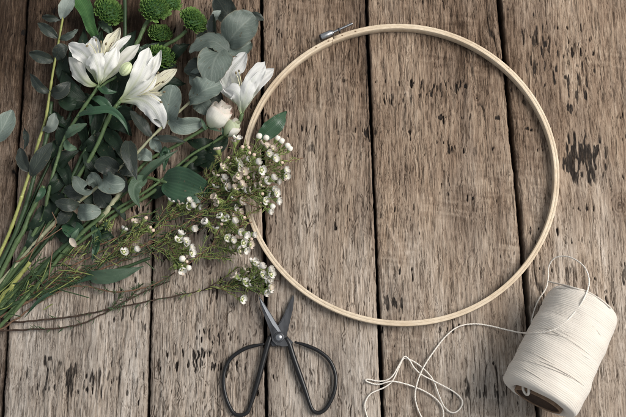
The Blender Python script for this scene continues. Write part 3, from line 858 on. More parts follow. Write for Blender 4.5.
def stem(parent, mat, pts, r0, r1=None, name='stem', nodes=0, label=None, seg=9):
    r1 = r0 if r1 is None else r1
    n = max(24, len(pts)*9)
    P = resample(cat(GP(pts), 8), n)
    sd = random.random()*50
    rr = []
    for i in range(n):
        t = i/(n-1); r = r0+(r1-r0)*t
        if nodes:
            f = (t*nodes) % 1.0; r *= 1+.28*math.exp(-((f-.5)/.05)**2)
        r *= 1+.08*mnoise.noise(Vector((sd+t*12, 0, 0)))
        r *= 1+.16*max(0, mnoise.noise(Vector((sd+t*34, 3, 1))))
        rr.append(r*U)
        P[i] = P[i]+Vector((mnoise.noise(Vector((sd+t*6, 5, 0))), mnoise.noise(Vector((sd+t*6, 9, 0))), 0))*1.1*U
    mb = MB(); mb.tube(P, rr, seg)
    uv = []
    return mb.build(name, M[mat], parent, label)

def petal(parent, mat, pts, W, kind='petal', label=None, **kw):
    kw['wave'] = kw.get('wave', 1.6)*1.25; kw.setdefault('nv', 34); kw.setdefault('nu', 15); kw['ruffle'] = 1.0; W *= .90
    return leaf(parent, mat, pts, W, kind, label, name='petal', **kw)

def filament(parent, pts, r=.45, anther=True):
    P = cat(GP(pts), 8)
    mb = MB(); mb.tube(P, [r*U*(1-.3*i/len(P)) for i in range(len(P))], 6)
    o = mb.build('stamen', M['stamen'], parent)
    if anther:
        a = MB(); a.ball(P[-1], 1.1*U, 8, 6, P[-1]-P[-2], 1.5); a.build('anther', M['anther'], o)

# ---------------- eucalyptus
def build_eucalyptus():
    g = 'eucalyptus sprigs in the bunch'
    # tall sprig on the left
    t = thing('eucalyptus_sprig', G(30, 170, 0), 'eucalyptus sprig with yellow green stem and narrow dark leaves, standing leftmost in the bunch', 'eucalyptus', g)
    stem(t, 'stem_lime', [(63.5, 14, 20), (61, 28, 20), (58, 45, 19), (53, 72, 18), (49, 98, 16), (45, 122, 14), (37, 148, 12), (28, 178, 10), (18, 208, 8), (7, 238, 6), (-8, 268, 4)], 1.05, 1.75, nodes=9)
    leaf(t, 'euc_pale', [(61, 19, 20), (66, 8, 25), (73, -6, 26)], 15, 'oval', cup=.25, roll=-12, wave=.8, label='pale grey green leaf at the sprig tip')
    D_ = dict(wave=1.0)
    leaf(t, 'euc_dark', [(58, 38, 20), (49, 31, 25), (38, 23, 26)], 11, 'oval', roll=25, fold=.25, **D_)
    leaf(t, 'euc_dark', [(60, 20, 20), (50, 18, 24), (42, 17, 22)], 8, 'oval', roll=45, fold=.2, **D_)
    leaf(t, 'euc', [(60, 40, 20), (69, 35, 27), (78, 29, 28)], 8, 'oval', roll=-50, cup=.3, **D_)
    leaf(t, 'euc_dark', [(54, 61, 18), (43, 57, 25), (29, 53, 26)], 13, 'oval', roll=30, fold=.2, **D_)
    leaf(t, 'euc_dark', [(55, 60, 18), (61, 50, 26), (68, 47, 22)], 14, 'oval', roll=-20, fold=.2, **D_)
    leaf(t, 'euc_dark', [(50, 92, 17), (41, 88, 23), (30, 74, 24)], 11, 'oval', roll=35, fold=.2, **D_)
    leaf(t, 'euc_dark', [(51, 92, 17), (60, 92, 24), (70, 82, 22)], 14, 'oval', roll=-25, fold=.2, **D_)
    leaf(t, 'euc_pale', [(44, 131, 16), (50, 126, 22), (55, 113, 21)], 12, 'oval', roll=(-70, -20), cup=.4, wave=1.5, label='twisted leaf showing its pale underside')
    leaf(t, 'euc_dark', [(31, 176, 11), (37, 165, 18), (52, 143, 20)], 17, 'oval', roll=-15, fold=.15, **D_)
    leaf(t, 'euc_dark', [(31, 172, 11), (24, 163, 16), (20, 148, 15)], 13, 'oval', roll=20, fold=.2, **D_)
    leaf(t, 'euc_dark', [(24, 150, 6), (27, 140, 8), (24, 128, 7)], 7, 'oval', roll=20, fold=.2, **D_)
    # round leaved branch from the upper right, across the bunch
    t = thing('eucalyptus_branch', G(150, 138, 0), 'silver dollar eucalyptus branch with big round grey green leaves beside the white lisianthus bud', 'eucalyptus', g)
    stem(t, 'stem_pale', [(243, 17, 16), (236, 33, 22), (228, 46, 24), (217, 66, 26), (206, 84, 26), (193, 99, 26), (170, 120, 24), (152, 137, 21), (135, 155, 18), (117, 170, 16), (94, 190, 14), (62, 216, 11), (38, 240, 8), (13, 268, 5), (-14, 298, 3)], .9, 2.0, nodes=14)
    leaf(t, 'euc', [(228, 44, 25), (238, 30, 37), (254, 15, 35)], 34, 'round', roll=-8, cup=.10, wave=1.8)
    leaf(t, 'euc', [(229, 46, 25), (240, 49, 29), (251, 42, 26)], 19, 'round', roll=-10, cup=.2, wave=1.4)
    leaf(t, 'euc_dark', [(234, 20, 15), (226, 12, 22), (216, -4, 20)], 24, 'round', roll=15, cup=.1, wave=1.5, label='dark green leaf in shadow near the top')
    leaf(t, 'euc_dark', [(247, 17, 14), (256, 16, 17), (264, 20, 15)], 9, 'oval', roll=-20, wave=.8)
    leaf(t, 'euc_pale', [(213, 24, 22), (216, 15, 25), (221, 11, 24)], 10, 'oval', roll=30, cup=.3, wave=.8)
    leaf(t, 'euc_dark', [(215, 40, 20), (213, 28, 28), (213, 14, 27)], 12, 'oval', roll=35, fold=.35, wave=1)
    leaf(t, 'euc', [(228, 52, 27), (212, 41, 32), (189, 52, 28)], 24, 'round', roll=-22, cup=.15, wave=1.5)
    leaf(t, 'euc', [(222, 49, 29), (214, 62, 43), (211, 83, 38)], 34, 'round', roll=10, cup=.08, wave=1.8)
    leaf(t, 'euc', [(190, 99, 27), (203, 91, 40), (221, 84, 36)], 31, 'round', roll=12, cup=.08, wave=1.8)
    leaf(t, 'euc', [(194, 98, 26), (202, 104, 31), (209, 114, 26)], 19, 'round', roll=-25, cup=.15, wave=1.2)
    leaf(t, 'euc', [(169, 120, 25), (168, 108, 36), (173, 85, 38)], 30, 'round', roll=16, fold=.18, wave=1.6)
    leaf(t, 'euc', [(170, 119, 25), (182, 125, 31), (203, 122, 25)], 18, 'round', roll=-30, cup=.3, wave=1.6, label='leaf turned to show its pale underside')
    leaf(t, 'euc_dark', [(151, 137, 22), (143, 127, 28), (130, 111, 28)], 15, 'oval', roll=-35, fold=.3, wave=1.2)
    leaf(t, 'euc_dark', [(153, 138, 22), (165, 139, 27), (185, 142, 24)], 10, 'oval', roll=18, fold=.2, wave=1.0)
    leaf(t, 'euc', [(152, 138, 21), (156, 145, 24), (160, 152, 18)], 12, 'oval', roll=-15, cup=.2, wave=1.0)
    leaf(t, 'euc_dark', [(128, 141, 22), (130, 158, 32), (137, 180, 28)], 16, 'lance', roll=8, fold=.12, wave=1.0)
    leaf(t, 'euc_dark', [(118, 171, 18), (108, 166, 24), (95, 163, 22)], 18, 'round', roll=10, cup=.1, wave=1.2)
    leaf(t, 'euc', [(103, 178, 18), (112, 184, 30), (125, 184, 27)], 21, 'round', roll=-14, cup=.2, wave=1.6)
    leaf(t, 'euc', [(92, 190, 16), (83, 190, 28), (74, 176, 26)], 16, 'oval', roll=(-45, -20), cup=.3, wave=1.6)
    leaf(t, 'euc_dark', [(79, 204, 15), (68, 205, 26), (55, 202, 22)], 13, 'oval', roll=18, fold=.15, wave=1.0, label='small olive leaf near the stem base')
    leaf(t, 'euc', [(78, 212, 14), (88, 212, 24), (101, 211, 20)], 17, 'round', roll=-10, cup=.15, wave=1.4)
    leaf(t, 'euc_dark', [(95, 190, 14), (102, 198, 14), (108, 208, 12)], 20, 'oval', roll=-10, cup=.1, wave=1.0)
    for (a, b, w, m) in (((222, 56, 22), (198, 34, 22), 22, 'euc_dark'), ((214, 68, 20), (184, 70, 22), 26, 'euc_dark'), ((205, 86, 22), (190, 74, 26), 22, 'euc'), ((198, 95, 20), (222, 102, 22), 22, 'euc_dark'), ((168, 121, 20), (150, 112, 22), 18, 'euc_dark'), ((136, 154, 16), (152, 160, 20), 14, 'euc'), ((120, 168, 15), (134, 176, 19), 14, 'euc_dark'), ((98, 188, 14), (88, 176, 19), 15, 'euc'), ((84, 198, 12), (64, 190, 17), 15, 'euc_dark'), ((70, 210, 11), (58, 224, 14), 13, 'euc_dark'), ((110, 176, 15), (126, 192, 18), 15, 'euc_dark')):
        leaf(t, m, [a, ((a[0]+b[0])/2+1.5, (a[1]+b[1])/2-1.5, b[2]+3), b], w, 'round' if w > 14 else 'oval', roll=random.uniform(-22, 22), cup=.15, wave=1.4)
    # single leaf at the left edge
    t = thing('eucalyptus_cutting', G(5, 125, 0), 'single round grey green eucalyptus leaf lying at the left edge of the table', 'leaf')
    leaf(t, 'euc', [(-6, 142, 3), (3, 128, 10), (12, 110, 7)], 22, 'oval', roll=-12, cup=.2, wave=1.2)
build_eucalyptus()

# ---------------- alstroemeria
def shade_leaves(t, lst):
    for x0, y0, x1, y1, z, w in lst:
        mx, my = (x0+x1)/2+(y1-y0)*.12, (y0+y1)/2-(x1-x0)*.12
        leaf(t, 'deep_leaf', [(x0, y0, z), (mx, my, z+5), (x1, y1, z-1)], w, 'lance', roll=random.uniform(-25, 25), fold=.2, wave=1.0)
def build_alstroemeria():
    g = 'white alstroemeria stems in the bunch'
    t = thing('alstroemeria', G(62, 150, 0), 'white alstroemeria bloom with a closed bud beside it, leftmost flower of the bunch', 'flower', g)
    stem(t, 'stem_green', [(99, 85, 28), (92, 96, 26), (78, 116, 22), (65, 138, 17), (55, 167, 13), (47.5, 197, 10), (44, 214, 8), (30, 240, 7), (8, 276, 5), (-12, 308, 3)], 1.5, 1.9, nodes=5)
    stem(t, 'stem_green', [(116, 76, 30), (108, 82, 27), (96, 91, 26), (84, 107, 23), (77, 118, 22)], 1.2, 1.5)
    f = thing_part = None
    petal(t, 'petal_back', [(97.5, 86, 27), (88, 83, 30), (79, 74, 32), (70, 57, 28)], 19, roll=24, cup=-.25, label='drooping outer petal with green rib')
    petal(t, 'petal_back', [(99, 84, 27), (113, 71, 30), (125, 58, 33), (139.5, 44, 30)], 14, roll=-14, cup=.2)
    petal(t, 'petal', [(98, 82, 27), (92, 66, 31), (84, 54, 36), (69, 45, 31)], 19, roll=14, cup=.25, wave=2.4)
    petal(t, 'petal', [(99, 76, 28), (96, 56, 33), (93, 43, 34), (93, 38, 28)], 17, roll=8, cup=.2, wave=2.2)
    petal(t, 'petal_stripe', [(100, 78, 27), (105, 57, 33), (111, 43, 36), (120, 28, 30)], 15, roll=-5, cup=.35, wave=2.0, label='cream inner petal flecked brown')
    petal(t, 'petal', [(101, 78, 28), (110, 58, 34), (119, 45, 36), (131, 36, 30)], 9, roll=-20, cup=.4, wave=1.6)
    petal(t, 'petal', [(99, 85, 28), (99, 74, 38), (96, 62, 46), (93, 54, 43)], 25, 'funnel', roll=4, cup=-.30, wave=2.2)
    petal(t, 'petal', [(100, 84, 28), (105, 70, 38), (112, 57, 44), (117, 47, 40)], 17, roll=-14, cup=-.2, wave=2.0)
    for p in ([(100, 75, 32), (97, 56, 42), (90, 44, 44), (87, 46, 46)], [(100, 75, 32), (101, 54, 42), (101, 42, 44)], [(100, 75, 32), (104, 56, 42), (106, 44, 45)], [(100, 75, 32), (99, 55, 41), (96, 40, 42)]):
        filament(t, p)
    b = MB(); c = G(125.5, 69.5, 40); axb = (G(129, 62, 34)-G(118, 76, 30))
    b.ball(c, 5.8*U, 36, 16, axb, 1.6, lambda p: 1+.07*math.cos(6*math.atan2(p.y, p.x))*(1-abs(p.z)*.4) - .16*max(0, -p.z) - .10*max(0, p.z-.3))
    bo = b.build('flower_bud', M['bud'], t)
    leaf(t, 'green_leaf', [(78, 116, 23), (92, 112, 33), (111, 111, 35), (123, 121, 32), (129.5, 136, 25)], 9, 'lance', roll=22, fold=.3, wave=.8, label='long arching dark green leaf')
    leaf(t, 'mid_leaf', [(65, 138, 18), (72, 132, 24), (87, 124, 23)], 11, 'oval', roll=20, fold=.25, wave=.8)
    leaf(t, 'mid_leaf', [(65, 140, 17), (69, 147, 22), (77, 149, 18)], 8, 'oval', roll=-20, cup=.25, wave=.8)
    leaf(t, 'green_leaf', [(86, 104, 22), (92, 112, 24), (90, 126, 20)], 7, 'lance', roll=10, fold=.3, wave=.6)
    leaf(t, 'green_leaf', [(99, 86, 26), (106, 92, 29), (118, 92, 25)], 8, 'lance', roll=10, fold=.3, wave=.6)

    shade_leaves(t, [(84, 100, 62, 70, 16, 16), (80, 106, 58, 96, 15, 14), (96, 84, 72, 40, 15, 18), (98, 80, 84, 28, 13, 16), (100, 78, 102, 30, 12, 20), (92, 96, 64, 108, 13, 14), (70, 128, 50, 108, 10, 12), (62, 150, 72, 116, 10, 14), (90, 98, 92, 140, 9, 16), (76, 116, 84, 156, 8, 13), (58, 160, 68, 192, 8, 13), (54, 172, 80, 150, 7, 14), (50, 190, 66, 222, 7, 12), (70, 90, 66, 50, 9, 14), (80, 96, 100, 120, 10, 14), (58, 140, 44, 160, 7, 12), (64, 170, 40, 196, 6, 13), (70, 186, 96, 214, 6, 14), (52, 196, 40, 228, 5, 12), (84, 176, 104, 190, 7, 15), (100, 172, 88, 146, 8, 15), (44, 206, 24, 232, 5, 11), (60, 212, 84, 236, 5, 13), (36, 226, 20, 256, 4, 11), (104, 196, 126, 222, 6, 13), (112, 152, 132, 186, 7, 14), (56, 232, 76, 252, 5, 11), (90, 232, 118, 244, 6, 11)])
    t = thing('alstroemeria', G(90, 160, 0), 'white alstroemeria bloom opening to the right in front of the green chrysanthemums', 'flower', g)
    stem(t, 'stem_green', [(120, 101, 26), (113, 110, 24), (107, 122, 22), (99, 141, 17), (88, 162, 13), (80, 174, 11), (64, 200, 9), (44, 232, 7), (16, 270, 5), (-10, 304, 3)], 2.0, 1.9, nodes=5)
    petal(t, 'petal', [(120, 101, 26), (130, 90, 31), (141, 73, 37), (149, 48, 34)], 21, roll=-10, cup=.25, wave=2.0)
    petal(t, 'petal', [(123, 99, 26), (139, 88, 30), (153, 68, 34), (161, 50, 31)], 13, roll=-6, cup=.3, wave=2.0)
    petal(t, 'petal_stripe', [(124, 100, 26), (143, 93, 31), (159, 82, 35), (177, 69, 32)], 15, roll=-12, cup=.3, wave=2.0, label='cream inner petal flecked brown')
    petal(t, 'petal_stripe', [(124, 101, 26), (142, 97, 32), (156, 97, 36), (168, 100, 33)], 14, roll=-20, cup=.3, wave=2.2)
    petal(t, 'petal', [(120, 101, 26), (138, 99, 33), (153, 108, 36), (163.5, 129, 24)], 25, roll=-18, cup=-.15, wave=2.0)
    petal(t, 'petal', [(121, 100, 26), (136, 92, 36), (148, 84, 41), (156, 74, 38)], 14, roll=0, cup=-.3, wave=2.2)
    for p in ([(135, 96, 32), (150, 91, 41), (163, 82, 42)], [(135, 96, 32), (150, 93, 42), (164, 92, 42)], [(135, 96, 32), (149, 95, 41), (161, 102, 40)], [(135, 96, 32), (148, 88, 41), (158, 73, 41)]):
        filament(t, p)
    leaf(t, 'green_leaf', [(108, 119, 22), (117, 108, 24), (124, 106, 20)], 6, 'lance', roll=10, fold=.3)
    leaf(t, 'green_leaf', [(112, 110, 23), (100, 100, 26), (90, 98, 20)], 9, 'lance', roll=-10, fold=.3, wave=.6)

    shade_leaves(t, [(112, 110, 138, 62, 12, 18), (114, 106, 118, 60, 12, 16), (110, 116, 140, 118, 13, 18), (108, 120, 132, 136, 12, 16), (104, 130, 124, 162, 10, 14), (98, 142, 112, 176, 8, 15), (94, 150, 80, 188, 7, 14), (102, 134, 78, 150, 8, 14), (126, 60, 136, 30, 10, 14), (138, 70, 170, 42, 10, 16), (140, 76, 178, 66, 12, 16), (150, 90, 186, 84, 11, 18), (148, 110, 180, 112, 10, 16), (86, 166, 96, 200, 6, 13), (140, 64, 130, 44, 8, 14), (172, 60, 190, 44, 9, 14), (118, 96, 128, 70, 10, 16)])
    t = thing('alstroemeria', G(225, 150, 0), 'greyish white alstroemeria trumpet nearest the left side of the hoop', 'flower', g)
    stem(t, 'stem_green', [(242, 113, 24), (239, 122, 21), (228, 133, 17), (205, 150, 14), (178, 172, 12), (150, 194, 10), (118, 214, 8), (80, 242, 6), (30, 282, 4), (-10, 312, 3)], 2.1, 1.8, nodes=5)
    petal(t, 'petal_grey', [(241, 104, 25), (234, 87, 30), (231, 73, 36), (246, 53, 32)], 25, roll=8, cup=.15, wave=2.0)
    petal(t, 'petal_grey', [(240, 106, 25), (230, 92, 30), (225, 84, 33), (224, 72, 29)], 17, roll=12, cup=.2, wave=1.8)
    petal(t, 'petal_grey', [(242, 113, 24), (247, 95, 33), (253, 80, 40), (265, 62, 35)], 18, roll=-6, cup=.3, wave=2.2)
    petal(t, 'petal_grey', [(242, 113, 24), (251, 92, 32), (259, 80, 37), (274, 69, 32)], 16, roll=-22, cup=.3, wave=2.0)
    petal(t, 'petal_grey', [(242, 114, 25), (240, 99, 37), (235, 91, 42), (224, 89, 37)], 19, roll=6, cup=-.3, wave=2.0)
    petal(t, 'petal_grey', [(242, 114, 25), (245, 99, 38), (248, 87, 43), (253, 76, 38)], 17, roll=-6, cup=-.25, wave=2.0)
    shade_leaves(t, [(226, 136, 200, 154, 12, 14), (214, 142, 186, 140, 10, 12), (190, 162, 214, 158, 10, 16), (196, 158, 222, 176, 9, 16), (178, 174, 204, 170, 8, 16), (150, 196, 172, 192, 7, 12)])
    for p in ([(242, 100, 32), (239, 82, 42), (236, 73, 41)], [(242, 100, 32), (241, 82, 42), (239, 71, 41)]):
        filament(t, p)

    # leafy stems of which only leaves show
    t = thing('alstroemeria_cutting', G(150, 178, 0), 'leafy green stem with one broad ribbed dark leaf under the waxflower twigs', 'leafy stalk')
    stem(t, 'stem_green', [(168, 182, 16), (157, 180, 15), (146, 178, 13), (133, 186, 11), (112, 204, 9), (82, 228, 7), (40, 268, 5), (-8, 312, 3)], 1.6, 1.8, nodes=4)
    leaf(t, 'green_leaf', [(164, 181, 16), (178, 184, 22), (198, 190, 22), (220, 196, 14)], 35, 'lance', roll=-14, fold=.10, wave=1.6, label='broad dark green ribbed leaf')
    leaf(t, 'mid_leaf', [(146, 178, 14), (136, 184, 22), (134, 195, 20), (140, 208, 14)], 13, 'lance', roll=25, fold=.3, wave=1.0)
    leaf(t, 'mid_leaf', [(135, 186, 12), (150, 170, 20), (163, 160, 22), (178, 150, 16)], 11, 'lance', roll=12, fold=.3, wave=1.0)
    leaf(t, 'green_leaf', [(160, 162, 18), (166, 150, 20), (164, 172, 14)], 8, 'lance', roll=12, fold=.3, wave=1.0)

    t = thing('alstroemeria_cutting', G(276, 127, 0), 'dark green pointed leaf resting inside the left of the hoop', 'leaf')
    leaf(t, 'green_leaf', [(259, 138, 17), (268, 131, 18), (278, 122, 19), (286.5, 111, 12)], 18, 'lance', roll=-16, fold=.18, wave=1.0)
    t = thing('alstroemeria_cutting', G(115, 273, 0), 'soft grey green oval leaf lying flat lowest in the bunch', 'leaf')
    leaf(t, 'mid_leaf', [(86, 275, 8), (100, 277, 14), (122, 274, 15), (144, 266, 10)], 14, 'lance', roll=-10, fold=.15, wave=1.0)
build_alstroemeria()

# ---------------- lisianthus
def wrap_bud(parent, c, axis, ln, rad, mats, name='flower_head', n=7, seed=1, open_=.2):
    rnd = random.Random(seed)
    ax = axis.normalized(); q = Vector((0, 0, 1)).rotation_difference(ax)
    h = None
    for k in range(n):
        mb = MB(); a0 = k*2.4+rnd.uniform(-.2, .2); lay = .52+.48*(k/(n-1)); span = 1.25 if k > 1 else 1.6
        topz = 1.06-.22*(k/(n-1))+rnd.uniform(-.07, .07)
        rows = []; uvs = []
        for i in range(15):
            t = i/14
            rr = rad*lay*(math.sin(math.pi*(.08+.62*t))**.75)*(1+open_*max(0, t-.75)*2)
            row = []
            for j in range(13):
                v = -1+j/6
                edge = 1-.16*v**4*t
                a = a0+span*v*(.35+.65*math.sin(math.pi*min(.5, .1+t*.55)))
                ruff = 1+.07*mnoise.noise(Vector((a*2.2, t*3, seed+k)))+.16*t*t*mnoise.noise(Vector((a*5, 2, seed+k)))
                z = ln*(t*topz*edge-.5+.09*mnoise.noise(Vector((a*4, 1, seed+k)))*t)
                row.append(c+q @ Vector((rr*ruff*math.cos(a), rr*ruff*math.sin(a), z)))
            rows.append(row); uvs.append([(j/12, t) for j in range(13)])
        mb.grid(rows, uvs)
        o = mb.build(name if k == 0 else 'petal', M[mats[k % len(mats)]], parent if k == 0 else h)
        if k == 0: h = o
    return h
def build_lisianthus():
    t = thing('lisianthus', G(180, 146, 0), 'lisianthus stem with one cream white half open bud and a smaller greenish bud', 'flower')
    stem(t, 'stem_green', [(208, 127, 25), (198, 133, 22), (173, 147, 18), (146, 162, 15), (124, 188, 12), (112, 203, 11), (94, 222, 9), (60, 252, 6), (20, 290, 4), (-10, 316, 3)], 1.7, 2.2)
    stem(t, 'stem_pale', [(122, 190, 13), (112, 204, 12.5), (98, 222, 10.5)], 2.3, 2.5, label='pale thick length of stem')
    stem(t, 'stem_green', [(227, 133, 22), (214, 142, 21), (190, 156, 19), (164, 178, 16), (146, 191, 14), (120, 207, 12), (92, 226, 9), (50, 258, 6), (-8, 308, 3)], 1.2, 1.7)
    wrap_bud(t, G(218, 116, 28), G(224, 106, 36)-G(208, 127, 26), 27*U, 12.6*U, ['lis', 'lis', 'lis', 'lis_pink', 'lis', 'lis', 'lis', 'lis', 'lis', 'lis', 'lis'], n=8, seed=3)
    wrap_bud(t, G(231.5, 128.5, 27), G(238, 121, 32)-G(225, 136, 23), 19*U, 8*U, ['lis_green', 'lis', 'lis_green', 'lis'], n=6, seed=9, open_=.05)
    for a in ((206, 130, 25, 201, 118), (208, 127, 24, 222, 132)):
        leaf(t, 'mid_leaf', [(a[0], a[1], a[2]), ((a[0]+a[3])/2, (a[1]+a[4])/2, a[2]+5), (a[3], a[4], a[2]+4)], 3.5, 'lance', name='sepal', fold=.3)
    for a in ((224, 136, 22, 222, 126), (227, 134, 23, 238, 136), (226, 135, 24, 231, 130)):
        leaf(t, 'mid_leaf', [(a[0], a[1], a[2]), ((a[0]+a[3])/2, (a[1]+a[4])/2, a[2]+5), (a[3], a[4], a[2]+4)], 3.2, 'lance', name='sepal', fold=.3)
build_lisianthus()

# ---------------- button chrysanthemums
def mum_head(parent, c, axis, rad, hgt, seed=1, n=135):
    rnd = random.Random(seed); ax = axis.normalized(); q = Vector((0, 0, 1)).rotation_difference(ax)
    core = MB()
    core.lathe([(-hgt*.5, 0), (-hgt*.5, rad*.35), (-hgt*.25, rad*.75), (0, rad*.86), (hgt*.35, rad*.74), (hgt*.6, rad*.42), (hgt*.7, 0)], c, ax, 18)
    h = core.build('flower_head', M['mum_dark'], parent)
    mb = MB()
    for k in range(n):
        f = (k+.5)/n; a = k*2.39996+rnd.uniform(-.1, .1)
        el = math.acos(1-f*1.25)                  # from crown down past the rim
        d = Vector((math.sin(el)*math.cos(a), math.sin(el)*math.sin(a), math.cos(el)))
        d = d*(1+.16*mnoise.noise(Vector((d.x*1.5+seed*3, d.y*1.5, d.z))))
        base = Vector((d.x*rad*.80, d.y*rad*.80, d.z*hgt*.72))
        ir = rnd.uniform(.7, 1.2)*(1+.15*math.sin(a*1.0+seed)); out = d*rad*(.16+.24*f)*ir; cur = Vector((0, 0, 1))*rad*(.10+.12*f)*rnd.uniform(.3, 1.6)
        inn = -Vector((d.x, d.y, 0))*rad*.05
        P = [base, base+out*.6+cur*.2, base+out*.95+cur*.8+inn]
        P = [c+q @ p for p in P]
        side = (q @ d).cross(ax)
        if side.length < 1e-6: side = Vector((1, 0, 0))
        side.normalize(); w = rad*(.095+.07*f)*rnd.uniform(.8, 1.2)
        nrm = (P[-1]-P[0]).cross(side).normalized()
        rows = []; uvs = []
        for i, (pp, ww) in enumerate(zip([P[0], P[0].lerp(P[1], .5), P[1], P[1].lerp(P[2], .6), P[2]], [.6, .9, 1.0, .85, .35])):
            rows.append([pp-side*w*ww+nrm*w*.35, pp-side*w*ww*.5, pp, pp+side*w*ww*.5, pp+side*w*ww+nrm*w*.35])
            uvs.append([(j/4, i/4) for j in range(5)])
        mb.grid(rows, uvs)
    mb.build('petals', M['mum'], h)
    cal = MB()
    cal.lathe([(-hgt*.75, rad*.12), (-hgt*.55, rad*.45), (-hgt*.3, rad*.72), (-hgt*.1, rad*.80)], c, ax, 14)
    cal.build('calyx', M['stem_deep'], h)
    return h
def build_mums():
    g = 'green button chrysanthemums at the top of the bunch'
    def mum(name_label, c, axis, rad, hgt, stem_pts, seed, mat='stem_green', r=1.5):
        t = thing('chrysanthemum', G(c[0], c[1], 0), name_label, 'flower', g)
        k = 4 if mat == 'stem_green' else 0
        if k: stem(t, mat, stem_pts[:k], r, r*.95)
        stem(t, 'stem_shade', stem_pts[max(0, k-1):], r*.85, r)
        mum_head(t, G(*c), axis, rad*U, hgt*U, seed)
        return t
    V = Vector
    t = mum('green button chrysanthemum above the leftmost white alstroemeria', (108, 12, 18), V((.55, .35, .72)), 15.5, 12, [(104, 17, 14), (97, 34, 12), (88, 60, 10), (72, 110, 8), (46, 170, 6), (10, 250, 4)], 1, 'stem_deep')
    leaf(t, 'bright_leaf', [(95, 36, 14), (90, 24, 20), (86, 10, 22), (78, -4, 20)], 17, 'blade', roll=10, fold=.12, wave=1.0, label='broad bright green blade leaf')
    leaf(t, 'mid_leaf', [(112, 34, 10), (106, 26, 14), (98, 22, 14)], 10, 'oval', roll=10, fold=.2, wave=1.2)
    t = mum('big green button chrysanthemum on a pale stalk at the top edge', (154, 9, 26), V((.2, .38, .9)), 15, 12, [(149, 18, 20), (143, 30, 18), (136, 46, 15), (126, 66, 12), (110, 104, 9), (84, 160, 7), (50, 220, 5), (14, 268, 4)], 2, 'stem_green', 2.2)
    mum_head(t, G(170, 3, 17), V((.45, .5, .7)), 11*U, 9*U, 7, 90)
    t = mum('green button chrysanthemum seen side on, next to the eucalyptus leaves', (193, 21, 24), V((.62, .42, .60)), 14.5, 12, [(187, 30, 20), (178, 38, 18), (165, 46, 14), (150, 60, 11), (132, 90, 9), (104, 150, 7), (60, 222, 5), (18, 276, 4)], 3, 'stem_green', 1.9)
    t = mum('green button chrysanthemum tucked behind the right opening alstroemeria', (162, 57, 12), V((.5, .55, .62)), 14.5, 11, [(156, 64, 8), (146, 80, 9), (126, 116, 9), (96, 170, 6), (50, 240, 4)], 4, 'stem_deep')
    t = mum('small dark green chrysanthemum deep in shade under the other heads', (160, 34, 10), V((.2, .6, .75)), 12, 9, [(154, 42, 7), (140, 66, 6), (116, 110, 5), (70, 190, 4), (30, 246, 3)], 5, 'stem_deep')
    leaf(t, 'green_leaf', [(150, 44, 8), (142, 54, 12), (132, 58, 10)], 12, 'oval', fold=.2, wave=1.0)
    # plain green stalk at the top
    t = thing('plain_stalk', G(124, 18, 0), 'plain upright green stalk at the top edge between two chrysanthemums', 'stalk')
    stem(t, 'stem_deep', [(124.5, -8, 20), (125, 15, 20), (124, 38, 16), (116, 66, 12), (100, 108, 9), (80, 150, 7)], 2.0, 1.6)
    # nodding little green head turned over among the stems
    t = thing('chrysanthemum_bud', G(108, 226, 0), 'small green chrysanthemum bud turned away at a cut stalk end among the lower stems', 'flower bud')
    stem(t, 'stem_green', [(103, 227, 13), (94, 232, 12), (80, 242, 10), (62, 256, 8), (36, 284, 5), (4, 318, 3)], 1.7, 1.6)
    b = MB(); c = G(107, 225, 14)
    b.ball(c, 4.2*U, 12, 8, Vector((1, .3, .4)), .9); bo = b.build('calyx', M['stem_deep'], t)
    m2 = MB(); rnd = random.Random(3)
    for k in range(22):
        a = rnd.uniform(0, 6.28); e = rnd.uniform(.1, 1.3)
        d = Vector((math.sin(e)*math.cos(a)+.5, math.sin(e)*math.sin(a), math.cos(e)*.8)).normalized()
        m2.tube([c+d*2.5*U, c+d*5*U, c+d*7.2*U+Vector((0, 0, -.6*U))], [.9*U, .7*U, .2*U], 5)
    m2.build('sepals', M['needle'], bo)
build_mums()

